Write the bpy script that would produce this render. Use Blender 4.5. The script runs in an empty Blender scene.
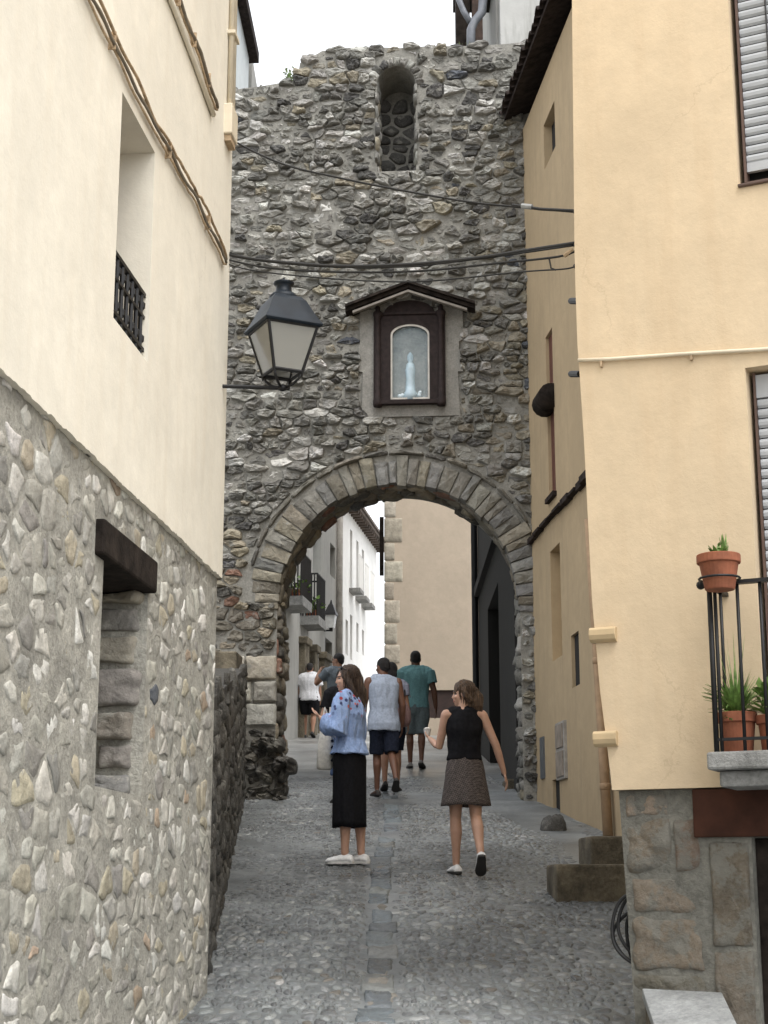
import bpy, bmesh, math, random
from math import sin, cos, tan, pi, radians as R, atan2, sqrt, hypot
from mathutils import Vector, Matrix, noise as mnoise

# ------------------------------------------------------------------ camera, sky, sun, exposure
sc = bpy.context.scene
C = sc.collection
EYE, F, PIT = 1.95, 1600.0, R(13.2)
cd = bpy.data.cameras.new('camera'); cam = bpy.data.objects.new('camera', cd); C.objects.link(cam)
cam.location = (0, 0, EYE); cam.rotation_euler = (pi/2 + PIT, 0, 0)
cd.sensor_fit = 'VERTICAL'; cd.sensor_height = 36; cd.sensor_width = 27; cd.lens = 36*F/1024
cd.clip_start = .1; cd.clip_end = 2000
sc.camera = cam
SUN_EL, SUN_AZ = R(60), R(150)          # azimuth clockwise from +Y: behind the camera, to its right
w = bpy.data.worlds.new('World'); sc.world = w; w.use_nodes = True
nt = w.node_tree; bgn = nt.nodes['Background']
sky = nt.nodes.new('ShaderNodeTexSky'); sky.sky_type = 'NISHITA'; sky.sun_disc = False
sky.sun_elevation = SUN_EL; sky.sun_rotation = SUN_AZ; sky.dust_density = 4; sky.air_density = 1.2
hs = nt.nodes.new('ShaderNodeHueSaturation'); hs.inputs['Saturation'].default_value = .2   # overcast: cloud takes the blue out
cl = nt.nodes.new('ShaderNodeMix'); cl.data_type = 'RGBA'; cl.blend_type = 'ADD'; cl.inputs[0].default_value = 1; cl.inputs[7].default_value = (3.55, 3.6, 3.7, 1)   # even cloud deck
nt.links.new(sky.outputs[0], hs.inputs['Color']); nt.links.new(hs.outputs[0], cl.inputs[6]); nt.links.new(cl.outputs[2], bgn.inputs[0])
bgn.inputs[1].default_value = .15
sl = bpy.data.lights.new('sun', 'SUN'); sl.energy = .6; sl.angle = R(25); sl.color = (1, .96, .9)
so = bpy.data.objects.new('sun', sl); C.objects.link(so)
_d = Vector((sin(SUN_AZ)*cos(SUN_EL), cos(SUN_AZ)*cos(SUN_EL), sin(SUN_EL)))
so.rotation_euler = _d.to_track_quat('Z', 'Y').to_euler()
vs = sc.view_settings; sc.display_settings.display_device = 'sRGB'
vs.view_transform = 'Standard'; vs.look = 'None'; vs.gamma = 1; vs.use_curve_mapping = False
vs.exposure = .6

rnd = random.Random(7)
# ------------------------------------------------------------------ layout helpers
def ray(u, v):
    x, y = (u-384)/F, (512-v)/F
    return Vector((x, cos(PIT)-sin(PIT)*y, sin(PIT)+cos(PIT)*y))
def at(u, v, Y):
    d = ray(u, v); return Vector((0, 0, EYE)) + d*(Y/d.y)
GP = [(-60, -6.5), (0, 0), (8, 1.2), (14, 2.15), (20.7, 3.11), (25, 3.75), (38, 5.51), (60, 8.2), (90, 9.6), (150, 9.0), (400, 0)]
def G(y):
    for (a, za), (b, zb) in zip(GP, GP[1:]):
        if y <= b: return za+(zb-za)*(y-a)/(b-a)
    return GP[-1][1]
def ground_at(u, v):
    d = ray(u, v); f = lambda Y: EYE+d.z/d.y*Y-G(Y)
    Y = 3.
    while Y < 80 and f(Y) > 0: Y += .02
    return Vector((d.x/d.y*Y, Y, G(Y)))
class Frame:
    "a vertical wall plane: s along it, z up, o out of it towards the street"
    def __init__(self, p, t, n):
        self.p, self.t, self.n = Vector((p[0], p[1], 0)), Vector((t[0], t[1], 0)).normalized(), Vector((n[0], n[1], 0)).normalized()
    def pt(self, s, z, o=0): return self.p+self.t*s+self.n*o+Vector((0, 0, z))
    def px(self, u, v, o=0):
        d = ray(u, v); e = Vector((0, 0, EYE)); k = ((self.p+self.n*o-e).dot(self.n))/d.dot(self.n)
        q = e+d*k; return (q-self.p).dot(self.t), q.z
    def shift(self, o): q = self.p+self.n*o; return Frame((q.x, q.y), self.t, self.n)
aL = R(5.7);  FL = Frame((-.94, 9.14), (sin(aL), cos(aL)), (cos(aL), -sin(aL)))
aF = R(26);   FF = Frame((1.15, 8.0), (cos(aF), -sin(aF)), (-sin(aF), -cos(aF)))
aS = R(-5.7); FS = Frame((1.86, 19.8), (sin(aS), cos(aS)), (-cos(aS), sin(aS)))
aG = R(4);    FG = Frame((0, 19.9), (cos(aG), -sin(aG)), (-sin(aG), -cos(aG)))

# ------------------------------------------------------------------ mesh builder
class MB:
    def __init__(self): self.v, self.f, self.c, self.m = [], [], [], []
    def add(self, vs, fs, col=(1, 1, 1), mi=0):
        b = len(self.v); self.v += [tuple(x) for x in vs]; self.c += [col]*len(vs)
        self.f += [tuple(b+i for i in f) for f in fs]; self.m += [mi]*len(fs)
    def hexa(self, p, col=(1, 1, 1), mi=0):    # 8 points: bottom ring, top ring
        self.add(p, [(3, 2, 1, 0), (4, 5, 6, 7), (0, 1, 5, 4), (1, 2, 6, 5), (2, 3, 7, 6), (3, 0, 4, 7)], col, mi)
    def box(self, a, b, col=(1, 1, 1), mi=0):
        x0, y0, z0 = a; x1, y1, z1 = b
        self.hexa([(x0, y0, z0), (x1, y0, z0), (x1, y1, z0), (x0, y1, z0), (x0, y0, z1), (x1, y0, z1), (x1, y1, z1), (x0, y1, z1)], col, mi)
    def fbox(self, fr, s0, s1, z0, z1, o0, o1, col=(1, 1, 1), mi=0):
        self.hexa([fr.pt(s0, z0, o0), fr.pt(s1, z0, o0), fr.pt(s1, z0, o1), fr.pt(s0, z0, o1),
                   fr.pt(s0, z1, o0), fr.pt(s1, z1, o0), fr.pt(s1, z1, o1), fr.pt(s0, z1, o1)], col, mi)
    def prism(self, poly, f0, f1, col=(1, 1, 1), mi=0):   # poly of 2-D points; f0,f1 map them to 3-D
        n = len(poly); a = [f0(*p) for p in poly]; b = [f1(*p) for p in poly]
        self.add(a+b, [tuple(range(n))[::-1], tuple(range(n, 2*n))]+[(i, (i+1) % n, n+(i+1) % n, n+i) for i in range(n)], col, mi)
    def loft(self, rings, cap=True, col=(1, 1, 1), mi=0, closed=True):
        n = len(rings[0]); vs = [p for r in rings for p in r]; fs = []
        for k in range(len(rings)-1):
            for i in range(n if closed else n-1):
                j = (i+1) % n; fs.append((k*n+i, k*n+j, (k+1)*n+j, (k+1)*n+i))
        if cap: fs += [tuple(range(n))[::-1], tuple(range((len(rings)-1)*n, len(rings)*n))]
        self.add(vs, fs, col, mi)
    def tube(self, pts, rad, n=8, cap=True, col=(1, 1, 1), mi=0, flat=1.0):
        pts = [Vector(p) for p in pts]; rs = rad if hasattr(rad, '__len__') else [rad]*len(pts); rings = []
        up = None
        for i, p in enumerate(pts):
            d = (pts[min(i+1, len(pts)-1)]-pts[max(i-1, 0)]).normalized()
            if up is None: up = Vector((0, 0, 1)) if abs(d.z) < .9 else Vector((1, 0, 0))
            a = d.cross(up).normalized(); b = a.cross(d).normalized(); up = b
            rings.append([p+a*(cos(2*pi*k/n)*rs[i])+b*(sin(2*pi*k/n)*rs[i]*flat) for k in range(n)])
        self.loft(rings, cap, col, mi)
    def limb(self, pts, rad, n=12):          # tube with rounded ends (a capsule chain), closed
        pts = [Vector(p) for p in pts]; a = (pts[0]-pts[1]).normalized(); b = (pts[-1]-pts[-2]).normalized()
        P = [pts[0]+a*rad[0]*.97, pts[0]+a*rad[0]*.7]+pts+[pts[-1]+b*rad[-1]*.7, pts[-1]+b*rad[-1]*.97]
        self.tube(P, [rad[0]*.2, rad[0]*.72]+list(rad)+[rad[-1]*.72, rad[-1]*.2], n)
    def ball(self, c, r, n=14, m=9, rot=None):
        c = Vector(c); r = r if hasattr(r, '__len__') else (r, r, r); rings = []
        for k in range(m):
            t = -pi/2+pi*(k+.15)/(m-.7)
            ring = []
            for i in range(n):
                q = Vector((cos(t)*cos(2*pi*i/n)*r[0], cos(t)*sin(2*pi*i/n)*r[1], sin(t)*r[2]))
                ring.append(c+(rot @ q if rot else q))
            rings.append(ring)
        self.loft(rings)
    def lathe(self, c, prof, n=20, mi=0, rot=0, col=(1, 1, 1)):
        c = Vector(c); self.loft([[c+Vector((r*cos(2*pi*i/n+rot), r*sin(2*pi*i/n+rot), z)) for i in range(n)] for r, z in prof], True, col, mi)
    def build(self, name, mat, parent=None, smooth=False, bevel=0, vcol=False, recalc=True):
        me = bpy.data.meshes.new(name); me.from_pydata(self.v, [], self.f); me.update()
        mats = mat if isinstance(mat, (list, tuple)) else [mat]
        for m in mats: me.materials.append(m)
        if len(mats) > 1: me.polygons.foreach_set('material_index', self.m)
        if vcol:
            ca = me.color_attributes.new('Col', 'FLOAT_COLOR', 'POINT')
            ca.data.foreach_set('color', [x for c in self.c for x in (c[0], c[1], c[2], 1)])
        if recalc:
            bm = bmesh.new(); bm.from_mesh(me); bmesh.ops.recalc_face_normals(bm, faces=bm.faces); bm.to_mesh(me); bm.free()
        if smooth: me.polygons.foreach_set('use_smooth', [True]*len(me.polygons))
        o = bpy.data.objects.new(name, me); C.objects.link(o)
        if parent: put(o, parent)
        if bevel:
            b = o.modifiers.new('bevel', 'BEVEL'); b.width = bevel; b.segments = 2; b.limit_method = 'ANGLE'; b.harden_normals = False
        return o
def put(o, parent):          # everything is modelled in world space; a mesh parent sits at the origin, an Empty at its thing's base
    o.parent = parent
    if parent.type == 'EMPTY': o.matrix_parent_inverse = Matrix.Translation(-Vector(parent.location))
def tag(o, label, cat, group=None):
    o['label'] = label; o['category'] = cat
    if group: o['group'] = group
    return o
def thing(name, label, cat, loc=(0, 0, 0), group=None):
    o = bpy.data.objects.new(name, None); C.objects.link(o); o.location = loc; o.empty_display_size = .1
    return tag(o, label, cat, group)
def struct(o): o['kind'] = 'structure'; return o
def baked(o):
    dg = bpy.context.evaluated_depsgraph_get(); dg.update()
    me = bpy.data.meshes.new_from_object(o.evaluated_get(dg)); old = o.data
    o.modifiers.clear(); o.data = me; bpy.data.meshes.remove(old); return o
def cut(o, mb):                                # boolean openings out of a wall
    k = mb.build('cutter', bpy.data.materials[0])
    m = o.modifiers.new('cut', 'BOOLEAN'); m.operation = 'DIFFERENCE'; m.solver = 'EXACT'; m.object = k
    pm = o.matrix_parent_inverse.copy(); par = o.parent; o.parent = None
    baked(o); bpy.data.objects.remove(k)
    o.parent = par
    if par: o.matrix_parent_inverse = pm
    return o

# ------------------------------------------------------------------ materials
def new_mat(name):
    m = bpy.data.materials.new(name); m.use_nodes = True; t = m.node_tree; b = t.nodes['Principled BSDF']
    return m, t, b
def nodes_noise(t, scale, detail=6, rough=.6, vec=None, stretch=None):
    n = t.nodes.new('ShaderNodeTexNoise'); n.inputs['Scale'].default_value = scale; n.inputs['Detail'].default_value = detail
    n.inputs['Roughness'].default_value = rough
    tc = t.nodes.new('ShaderNodeTexCoord'); src = tc.outputs['Object']
    if stretch:
        mp = t.nodes.new('ShaderNodeMapping'); mp.inputs['Scale'].default_value = stretch; t.links.new(src, mp.inputs[0]); src = mp.outputs[0]
    t.links.new(src, n.inputs['Vector']); return n
def ramp(t, fac, stops):
    r = t.nodes.new('ShaderNodeValToRGB'); e = r.color_ramp.elements
    while len(e) < len(stops): e.new(.5)
    for x, (p, c) in zip(e, stops):
        x.position = p; x.color = (c[0], c[1], c[2], 1) if hasattr(c, '__len__') else (c, c, c, 1)
    t.links.new(fac, r.inputs[0]); return r
def mix(t, a, b, fac, mode='MIX'):
    m = t.nodes.new('ShaderNodeMix'); m.data_type = 'RGBA'; m.blend_type = mode
    for s, x in ((6, a), (7, b), (0, fac)):
        if hasattr(x, 'is_output'): t.links.new(x, m.inputs[s])
        elif hasattr(x, '__len__'): m.inputs[s].default_value = (x[0], x[1], x[2], 1)
        else: m.inputs[s].default_value = x
    return m.outputs[2]
def bump(t, b, h, strength=.4, dist=.01, prev=None):
    n = t.nodes.new('ShaderNodeBump'); n.inputs['Strength'].default_value = strength; n.inputs['Distance'].default_value = dist
    t.links.new(h, n.inputs['Height'])
    if prev: t.links.new(prev.outputs[0], n.inputs['Normal'])
    t.links.new(n.outputs[0], b.inputs['Normal']); return n
def M_plain(name, col, rough=.6, metal=0, var=.18, scale=9, bmp=0, spec=None):
    m, t, b = new_mat(name); n = nodes_noise(t, scale)
    lo = tuple(c*(1-var) for c in col); hi = tuple(min(1, c*(1+var)) for c in col)
    r = ramp(t, n.outputs[0], [(.3, lo), (.7, hi)]); t.links.new(r.outputs[0], b.inputs['Base Color'])
    b.inputs['Roughness'].default_value = rough; b.inputs['Metallic'].default_value = metal
    if spec is not None: b.inputs['Specular IOR Level'].default_value = spec
    if bmp: bump(t, b, nodes_noise(t, scale*6).outputs[0], bmp, .006)
    return m
def M_stone(name, rough=.85, bmp=.55, scale=14, wet=False, smear=None, cover=.5):
    m, t, b = new_mat(name); a = t.nodes.new('ShaderNodeVertexColor'); a.layer_name = 'Col'
    n = nodes_noise(t, scale, 9, .68); n2 = nodes_noise(t, scale*4.5, 6, .7)
    r = ramp(t, n.outputs[0], [(.28, .5), (.5, .95), (.72, 1.4)])
    c = mix(t, a.outputs[0], r.outputs[0], .8, 'MULTIPLY')
    r2 = ramp(t, n2.outputs[0], [(.42, 0.), (.68, 1.)])
    c2 = mix(t, c, (.36, .35, .31), .0); t.links.new(ramp(t, r2.outputs[0], [(0, 0.), (1, .22)]).outputs[0], c2.node.inputs[0])
    if smear:                                # mortar smeared and lime washed over parts of the stones
        n5 = nodes_noise(t, 7, 8, .7); n6 = nodes_noise(t, 3, 6, .6)
        sm = ramp(t, n6.outputs[0], [(.35, tuple(c*.8 for c in smear)), (.65, tuple(c*1.15 for c in smear))])
        c2 = mix(t, c2, sm.outputs[0], ramp(t, n5.outputs[0], [(cover, 0.), (cover+.08, .85)]).outputs[0])
    if wet:
        n3 = nodes_noise(t, .55, 5, .6); n4 = nodes_noise(t, 2.2, 5, .6)
        c2 = mix(t, c2, ramp(t, n3.outputs[0], [(.36, .55), (.62, 1.15)]).outputs[0], 1, 'MULTIPLY')
        t.links.new(ramp(t, n4.outputs[0], [(.38, .2), (.6, .5)]).outputs[0], b.inputs['Roughness'])
    t.links.new(c2, b.inputs['Base Color']); b.inputs['Roughness'].default_value = rough
    p = bump(t, b, n.outputs[0], bmp, .03); bump(t, b, n2.outputs[0], bmp, .008, p)
    return m
def M_mortar(name, col, scale=5, bmp=.6, var=.35, rough=.95):
    m, t, b = new_mat(name); n = nodes_noise(t, scale, 10, .7); n2 = nodes_noise(t, scale*9, 6, .7)
    r = ramp(t, n.outputs[0], [(.3, tuple(c*(1-var) for c in col)), (.7, tuple(c*(1+var) for c in col))])
    r2 = ramp(t, n2.outputs[0], [(.3, .72), (.7, 1.2)])
    t.links.new(mix(t, r.outputs[0], r2.outputs[0], 1., 'MULTIPLY'), b.inputs['Base Color']); b.inputs['Roughness'].default_value = rough
    p = bump(t, b, n.outputs[0], bmp, .05); bump(t, b, n2.outputs[0], bmp, .01, p)
    return m
def M_plaster(name, col, stain=(.5, .45, .36), amount=.35, streak=True):
    m, t, b = new_mat(name)
    n = nodes_noise(t, 1.1, 8, .62); n2 = nodes_noise(t, 7, 8, .65); n3 = nodes_noise(t, 70, 4, .6)
    r = ramp(t, n.outputs[0], [(.35, tuple(c*.94 for c in col)), (.65, tuple(min(.95, c*1.05) for c in col))])
    r2 = ramp(t, n2.outputs[0], [(.3, .93), (.7, 1.04)])
    c = mix(t, r.outputs[0], r2.outputs[0], 1., 'MULTIPLY')
    if streak:
        s = nodes_noise(t, 3.5, 7, .6, stretch=(2.2, 2.2, .22)); f = ramp(t, s.outputs[0], [(.5, 0.), (.75, amount)])
        c = mix(t, c, stain, f.outputs[0])
    # hairline cracks and faint repair patches
    vo = t.nodes.new('ShaderNodeTexVoronoi'); vo.feature = 'DISTANCE_TO_EDGE'; vo.inputs['Scale'].default_value = .55
    tc = t.nodes.new('ShaderNodeTexCoord'); wob = nodes_noise(t, 2.5, 6, .65)
    vm = t.nodes.new('ShaderNodeVectorMath'); vm.operation = 'MULTIPLY_ADD'; vm.inputs[1].default_value = (.5, .5, .5)
    t.links.new(wob.outputs['Color'], vm.inputs[0]); t.links.new(tc.outputs['Object'], vm.inputs[2]); t.links.new(vm.outputs[0], vo.inputs['Vector'])
    ck_ = ramp(t, vo.outputs['Distance'], [(.0, .22), (.004, 0.)]); mk = nodes_noise(t, .8, 3, .5)
    ck2 = mix(t, (0, 0, 0), ck_.outputs[0], ramp(t, mk.outputs[0], [(.48, 0.), (.6, 1.)]).outputs[0])
    c = mix(t, c, tuple(x*.6 for x in stain), ck2)
    pt_ = nodes_noise(t, .9, 4, .5); c = mix(t, c, tuple(x*.9 for x in col), ramp(t, pt_.outputs[0], [(.56, 0.), (.585, .4)]).outputs[0])
    t.links.new(c, b.inputs['Base Color']); b.inputs['Roughness'].default_value = .92
    p = bump(t, b, n2.outputs[0], .35, .012); bump(t, b, n3.outputs[0], .25, .003, p)
    return m
def M_cloth(name, col, var=.15, scale=40, rough=.9):
    m, t, b = new_mat(name); n = nodes_noise(t, scale, 3); f = nodes_noise(t, 11, 4, .5, stretch=(1, 1, .45))
    r = ramp(t, n.outputs[0], [(.3, tuple(c*(1-var) for c in col)), (.7, tuple(min(1, c*(1+var)) for c in col))])
    t.links.new(r.outputs[0], b.inputs['Base Color']); b.inputs['Roughness'].default_value = rough
    b.inputs['Specular IOR Level'].default_value = .15
    bump(t, b, f.outputs[0], .6, .03); return m
def M_skin(name, col):
    m, t, b = new_mat(name); n = nodes_noise(t, 14, 4)
    r = ramp(t, n.outputs[0], [(.3, tuple(c*.9 for c in col)), (.7, tuple(c*1.08 for c in col))])
    t.links.new(r.outputs[0], b.inputs['Base Color']); b.inputs['Roughness'].default_value = .55
    b.inputs['Subsurface Weight'].default_value = .08; b.inputs['Subsurface Radius'].default_value = (.02, .008, .004)
    return m
def M_hair(name, col, tip=None):
    m, t, b = new_mat(name); n = nodes_noise(t, 30, 5, .6, stretch=(4, 4, .35)); tip = tip or tuple(c*1.9 for c in col)
    r = ramp(t, n.outputs[0], [(.35, tuple(c*.55 for c in col)), (.55, col), (.72, tip)])
    t.links.new(r.outputs[0], b.inputs['Base Color']); b.inputs['Roughness'].default_value = .5
    bump(t, b, n.outputs[0], .9, .03); return m
def M_glass(name, tint=(.9, .95, .95), rough=.05, alpha=.35):
    m, t, b = new_mat(name); b.inputs['Base Color'].default_value = (*tint, 1); b.inputs['Roughness'].default_value = rough
    b.inputs['Alpha'].default_value = alpha; return m

m_gate = M_stone('gate_stone', bmp=.7, smear=(.25, .242, .215), cover=.56); m_gatemortar = M_mortar('gate_mortar', (.25, .242, .215), 4)
m_rub = M_stone('rubble_stone', scale=11, bmp=.8, smear=(.40, .385, .335), cover=.57); m_rubmortar = M_mortar('rubble_mortar', (.40, .385, .335), 5, .9, .42)
m_cob = M_stone('cobble', rough=.6, bmp=.35, scale=20, wet=True); m_big = M_stone('ashlar', scale=8, bmp=.7)
m_cream = M_plaster('cream_plaster', (.80, .75, .635), (.66, .58, .45), .35)
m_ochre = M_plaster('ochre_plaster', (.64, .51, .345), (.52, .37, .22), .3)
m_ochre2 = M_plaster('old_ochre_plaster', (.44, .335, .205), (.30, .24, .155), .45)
m_beige = M_plaster('beige_plaster', (.50, .415, .32), (.5, .42, .33), .3)
m_white = M_plaster('white_plaster', (.84, .84, .82), (.7, .69, .66), .25)
m_greyp = M_plaster('grey_plaster', (.36, .355, .33), (.22, .215, .2), .8)
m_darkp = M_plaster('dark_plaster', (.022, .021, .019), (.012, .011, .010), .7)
m_pale = M_plaster('pale_plaster', (.72, .77, .78), (.6, .64, .64), .4)
m_reveal = M_plaster('tan_reveal', (.62, .50, .38), (.5, .4, .3), .2)
m_wood = M_plain('dark_wood', (.022, .017, .014), .9, var=.7, scale=9, bmp=.8, spec=.15)
m_wood2 = M_plain('shrine_wood', (.024, .0165, .0155), .75, spec=.2, var=.4, scale=16, bmp=.3)
m_iron = M_plain('black_iron', (.012, .012, .013), .5, .3)
m_hood = M_plain('lantern_paint', (.010, .016, .024), .5, var=.3, spec=.3)
m_black = M_plain('unlit_interior', (.012, .011, .01), .9)
m_tile = M_plain('roof_tile', (.115, .09, .075), .9, var=.5, scale=7, bmp=.5)
m_tileold = M_plain('old_roof_tile', (.034, .026, .023), .95, var=.6, scale=9, bmp=.6, spec=.15)
m_terra = M_plain('terracotta', (.25, .085, .042), .85, var=.35, scale=10, bmp=.2)
m_soil = M_plain('soil', (.03, .022, .016), 1)
m_leaf = M_plain('leaf', (.15, .25, .06), .5, var=.6, scale=30)
m_leafpale = M_plain('pale_leaf', (.2, .26, .1), .5, var=.45, scale=30)
m_cable = M_plain('black_cable', (.014, .014, .014), .6)
m_tan = M_plain('painted_cable', (.42, .31, .195), .8, var=.4, scale=20)
m_creampipe = M_plain('cream_pipe', (.68, .6, .46), .6, var=.1)
m_ochrepipe = M_plain('ochre_pipe', (.50, .38, .225), .6, var=.1)
m_drain = M_plain('drain_paint', (.36, .24, .14), .7, var=.2)
m_slat = M_plain('blind_slat', (.40, .415, .43), .55, var=.08)
m_brownmetal = M_plain('brown_lintel', (.05, .019, .011), .7, var=.4, scale=6, spec=.2)
m_conc = M_mortar('concrete', (.24, .24, .23), 5, .5, .45)
m_marble = M_mortar('marble', (.30, .31, .31), 5, .2, .4, .5)
m_cutstone = M_mortar('cut_stone', (.15, .128, .09), 4, 1.0, .75)
m_shrinestone = M_mortar('shrine_stone', (.255, .245, .22), 5, .35, .25)
m_frosted = M_glass('lamp_glass', (.36, .355, .32), .12, .6)
m_winglass = M_plain('window_glass', (.10, .12, .13), .12, var=.3, scale=2)
m_frame = M_plain('brown_frame', (.10, .06, .045), .6)
m_greydoor = M_plain('grey_paint', (.33, .31, .28), .7, var=.25)

# ------------------------------------------------------------------ stones
def cells(a0, a1, b0, b1, ca, cb, rg, jit=.42, drop=.12, course=.5):
    "irregular coursed Voronoi cells of mean size ca x cb over a rectangle"
    sites = []; row = 0; b = b0-cb
    while b < b1+cb:
        h = cb*rg.uniform(.6, 1.45); a = a0-ca*2+rg.random()*ca
        while a < a1+2*ca:
            wd = ca*rg.choice((.4, .55, .75, .9, 1.1, 1.4, 1.9))
            if rg.random() > drop: sites.append((a+wd/2+rg.uniform(-.12, .12)*ca, b+h/2+rg.uniform(-jit, jit)*cb*course))
            a += wd
        b += h; row += 1
    asp = ca/cb*.9; grid = {}
    for i, (x, y) in enumerate(sites): grid.setdefault((int(math.floor(x/ca)), int(math.floor(y/cb))), []).append(i)
    out = []
    for i, (x, y) in enumerate(sites):
        if not (a0-ca*.2 < x < a1+ca*.2 and b0-cb*.2 < y < b1+cb*.2): continue
        X = x/asp; poly = [(X-3*cb, y-3*cb), (X+3*cb, y-3*cb), (X+3*cb, y+3*cb), (X-3*cb, y+3*cb)]
        gx, gy = int(math.floor(x/ca)), int(math.floor(y/cb)); nb = []
        for dx in (-3, -2, -1, 0, 1, 2, 3):
            for dy in (-3, -2, -1, 0, 1, 2, 3):
                for j in grid.get((gx+dx, gy+dy), ()):
                    if j != i: nb.append(((sites[j][0]/asp-X)**2+(sites[j][1]-y)**2, j))
        nb.sort()
        for _, j in nb[:18]:
            q = (sites[j][0]/asp, sites[j][1]); mx, my = (q[0]+X)/2, (q[1]+y)/2; nx, ny = q[0]-X, q[1]-y
            new = []; k = len(poly)
            for e in range(k):
                p, r = poly[e], poly[(e+1) % k]
                dp = (p[0]-mx)*nx+(p[1]-my)*ny; dr = (r[0]-mx)*nx+(r[1]-my)*ny
                if dp <= 0: new.append(p)
                if (dp < 0 < dr) or (dr < 0 < dp):
                    t = dp/(dp-dr); new.append((p[0]+(r[0]-p[0])*t, p[1]+(r[1]-p[1])*t))
            poly = new
            if len(poly) < 3: break
        if len(poly) >= 3: out.append([(p[0]*asp, p[1]) for p in poly])
    return out
def centroid(poly): return sum(p[0] for p in poly)/len(poly), sum(p[1] for p in poly)/len(poly)
def inset(poly, g, rg=None, jit=0):
    cx, cy = centroid(poly); out = []
    for x, y in poly:
        d = hypot(x-cx, y-cy) or 1e-6; k = max(.25, 1-g/d)
        if rg: k *= 1+rg.uniform(-jit, jit)
        out.append((cx+(x-cx)*k, cy+(y-cy)*k))
    return out
def densify(poly, step):
    out = []; n = len(poly)
    for i in range(n):
        p, q = poly[i], poly[(i+1) % n]; k = max(1, int(round(hypot(q[0]-p[0], q[1]-p[1])/step)))
        out += [(p[0]+(q[0]-p[0])*t/k, p[1]+(q[1]-p[1])*t/k) for t in range(k)]
    return out
def chaikin(poly, n, k=.25):
    for _ in range(n):
        o = []
        for i in range(len(poly)):
            p, q = poly[i], poly[(i+1) % len(poly)]
            o += [(p[0]*(1-k)+q[0]*k, p[1]*(1-k)+q[1]*k), (p[0]*k+q[0]*(1-k), p[1]*k+q[1]*(1-k))]
        poly = o
    return poly
def lump(mb, poly, mapf, base, h, col, rg, rnd_n=2, k=.22, rough=.16, rings=((1, 0), (.975, .55), (.86, .88), (.5, 1.0)), edge=.0, rag=0):
    "one stone: rounded outline poly raised from depth base to height h over the surface mapf(a,b,off)"
    if rag:
        q = densify(poly, max(.012, min(.06, rag))); sd0 = rg.random()*50; c0 = centroid(q)
        P = []
        for x, y in q:
            e = 1+.12*mnoise.noise((x*6+sd0, y*9, 0))+.08*mnoise.noise((x*20, y*26+sd0, 0)); P.append((c0[0]+(x-c0[0])*e, c0[1]+(y-c0[1])*e))
        P = chaikin(P, 1, .25)
        if len(P) > 44: P = P[::2]
    else: P = chaikin(poly, rnd_n, k)
    if len(P) < 3: return
    cx, cy = centroid(P); size = max(hypot(x-cx, y-cy) for x, y in P); sd = rg.random()*100
    ta, tb = rg.uniform(-.5, .5)/max(size, .01)*h, rg.uniform(-.5, .35)/max(size, .01)*h
    vs = []; n = len(P)
    for f, hh in rings:
        for x, y in P:
            e = 1+edge*mnoise.noise((x*9/size*.15+sd, y*9/size*.15, f))
            X, Y = cx+(x-cx)*f*e, cy+(y-cy)*f*e
            nz = mnoise.noise((X*1.4/size+sd, Y*1.4/size, sd*.3))*rough*1.6+mnoise.noise((X*4/size+sd, Y*4/size, sd))*rough*.7
            o = base if hh == 0 else base+(h-base)*hh*(1+nz*1.3)+((X-cx)*ta+(Y-cy)*tb)*hh
            vs.append(mapf(X, Y, o))
    nz = mnoise.noise((sd, sd, sd))*rough
    vs.append(mapf(cx, cy, base+(h-base)*(1.02+nz)))
    fs = []; m = len(rings)
    for r in range(m-1):
        for i in range(n): fs.append((r*n+i, r*n+(i+1) % n, (r+1)*n+(i+1) % n, (r+1)*n+i))
    for i in range(n): fs.append(((m-1)*n+i, (m-1)*n+(i+1) % n, m*n))
    mb.add(vs, fs, col)
def pick(pal, rg, var=.15):
    tot = sum(p[0] for p in pal); r = rg.random()*tot
    for wgt, c in pal:
        r -= wgt
        if r <= 0: break
    g = 1+rg.uniform(-var, var); return tuple(max(.005, x*g*(1+rg.uniform(-.015, .015))) for x in c)
PG = [(3, (.13, .127, .115)), (4.5, (.215, .209, .188)), (2.8, (.32, .312, .285)), (1.3, (.50, .49, .46)), (1.4, (.26, .23, .17)), (1.1, (.062, .06, .058)), (.15, (.07, .08, .10))]
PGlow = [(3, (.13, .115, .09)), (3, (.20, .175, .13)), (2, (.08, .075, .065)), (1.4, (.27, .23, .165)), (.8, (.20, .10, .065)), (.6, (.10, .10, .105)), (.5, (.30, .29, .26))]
PV = [(3, (.20, .178, .135)), (3, (.185, .175, .15)), (2, (.16, .157, .148)), (1.2, (.235, .21, .16)), (1, (.25, .245, .225))]
PL = [(3.2, (.52, .505, .45)), (3.5, (.42, .405, .35)), (1.8, (.42, .375, .28)), (1.4, (.30, .288, .26)), (.10, (.085, .095, .115)), (.22, (.38, .29, .21)), (1.5, (.66, .645, .595))]
PC = [(4, (.158, .170, .175)), (3, (.20, .213, .216)), (2, (.108, .116, .122)), (1.2, (.25, .26, .258)), (.4, (.33, .335, .325)), (.2, (.15, .138, .12))]

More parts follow.
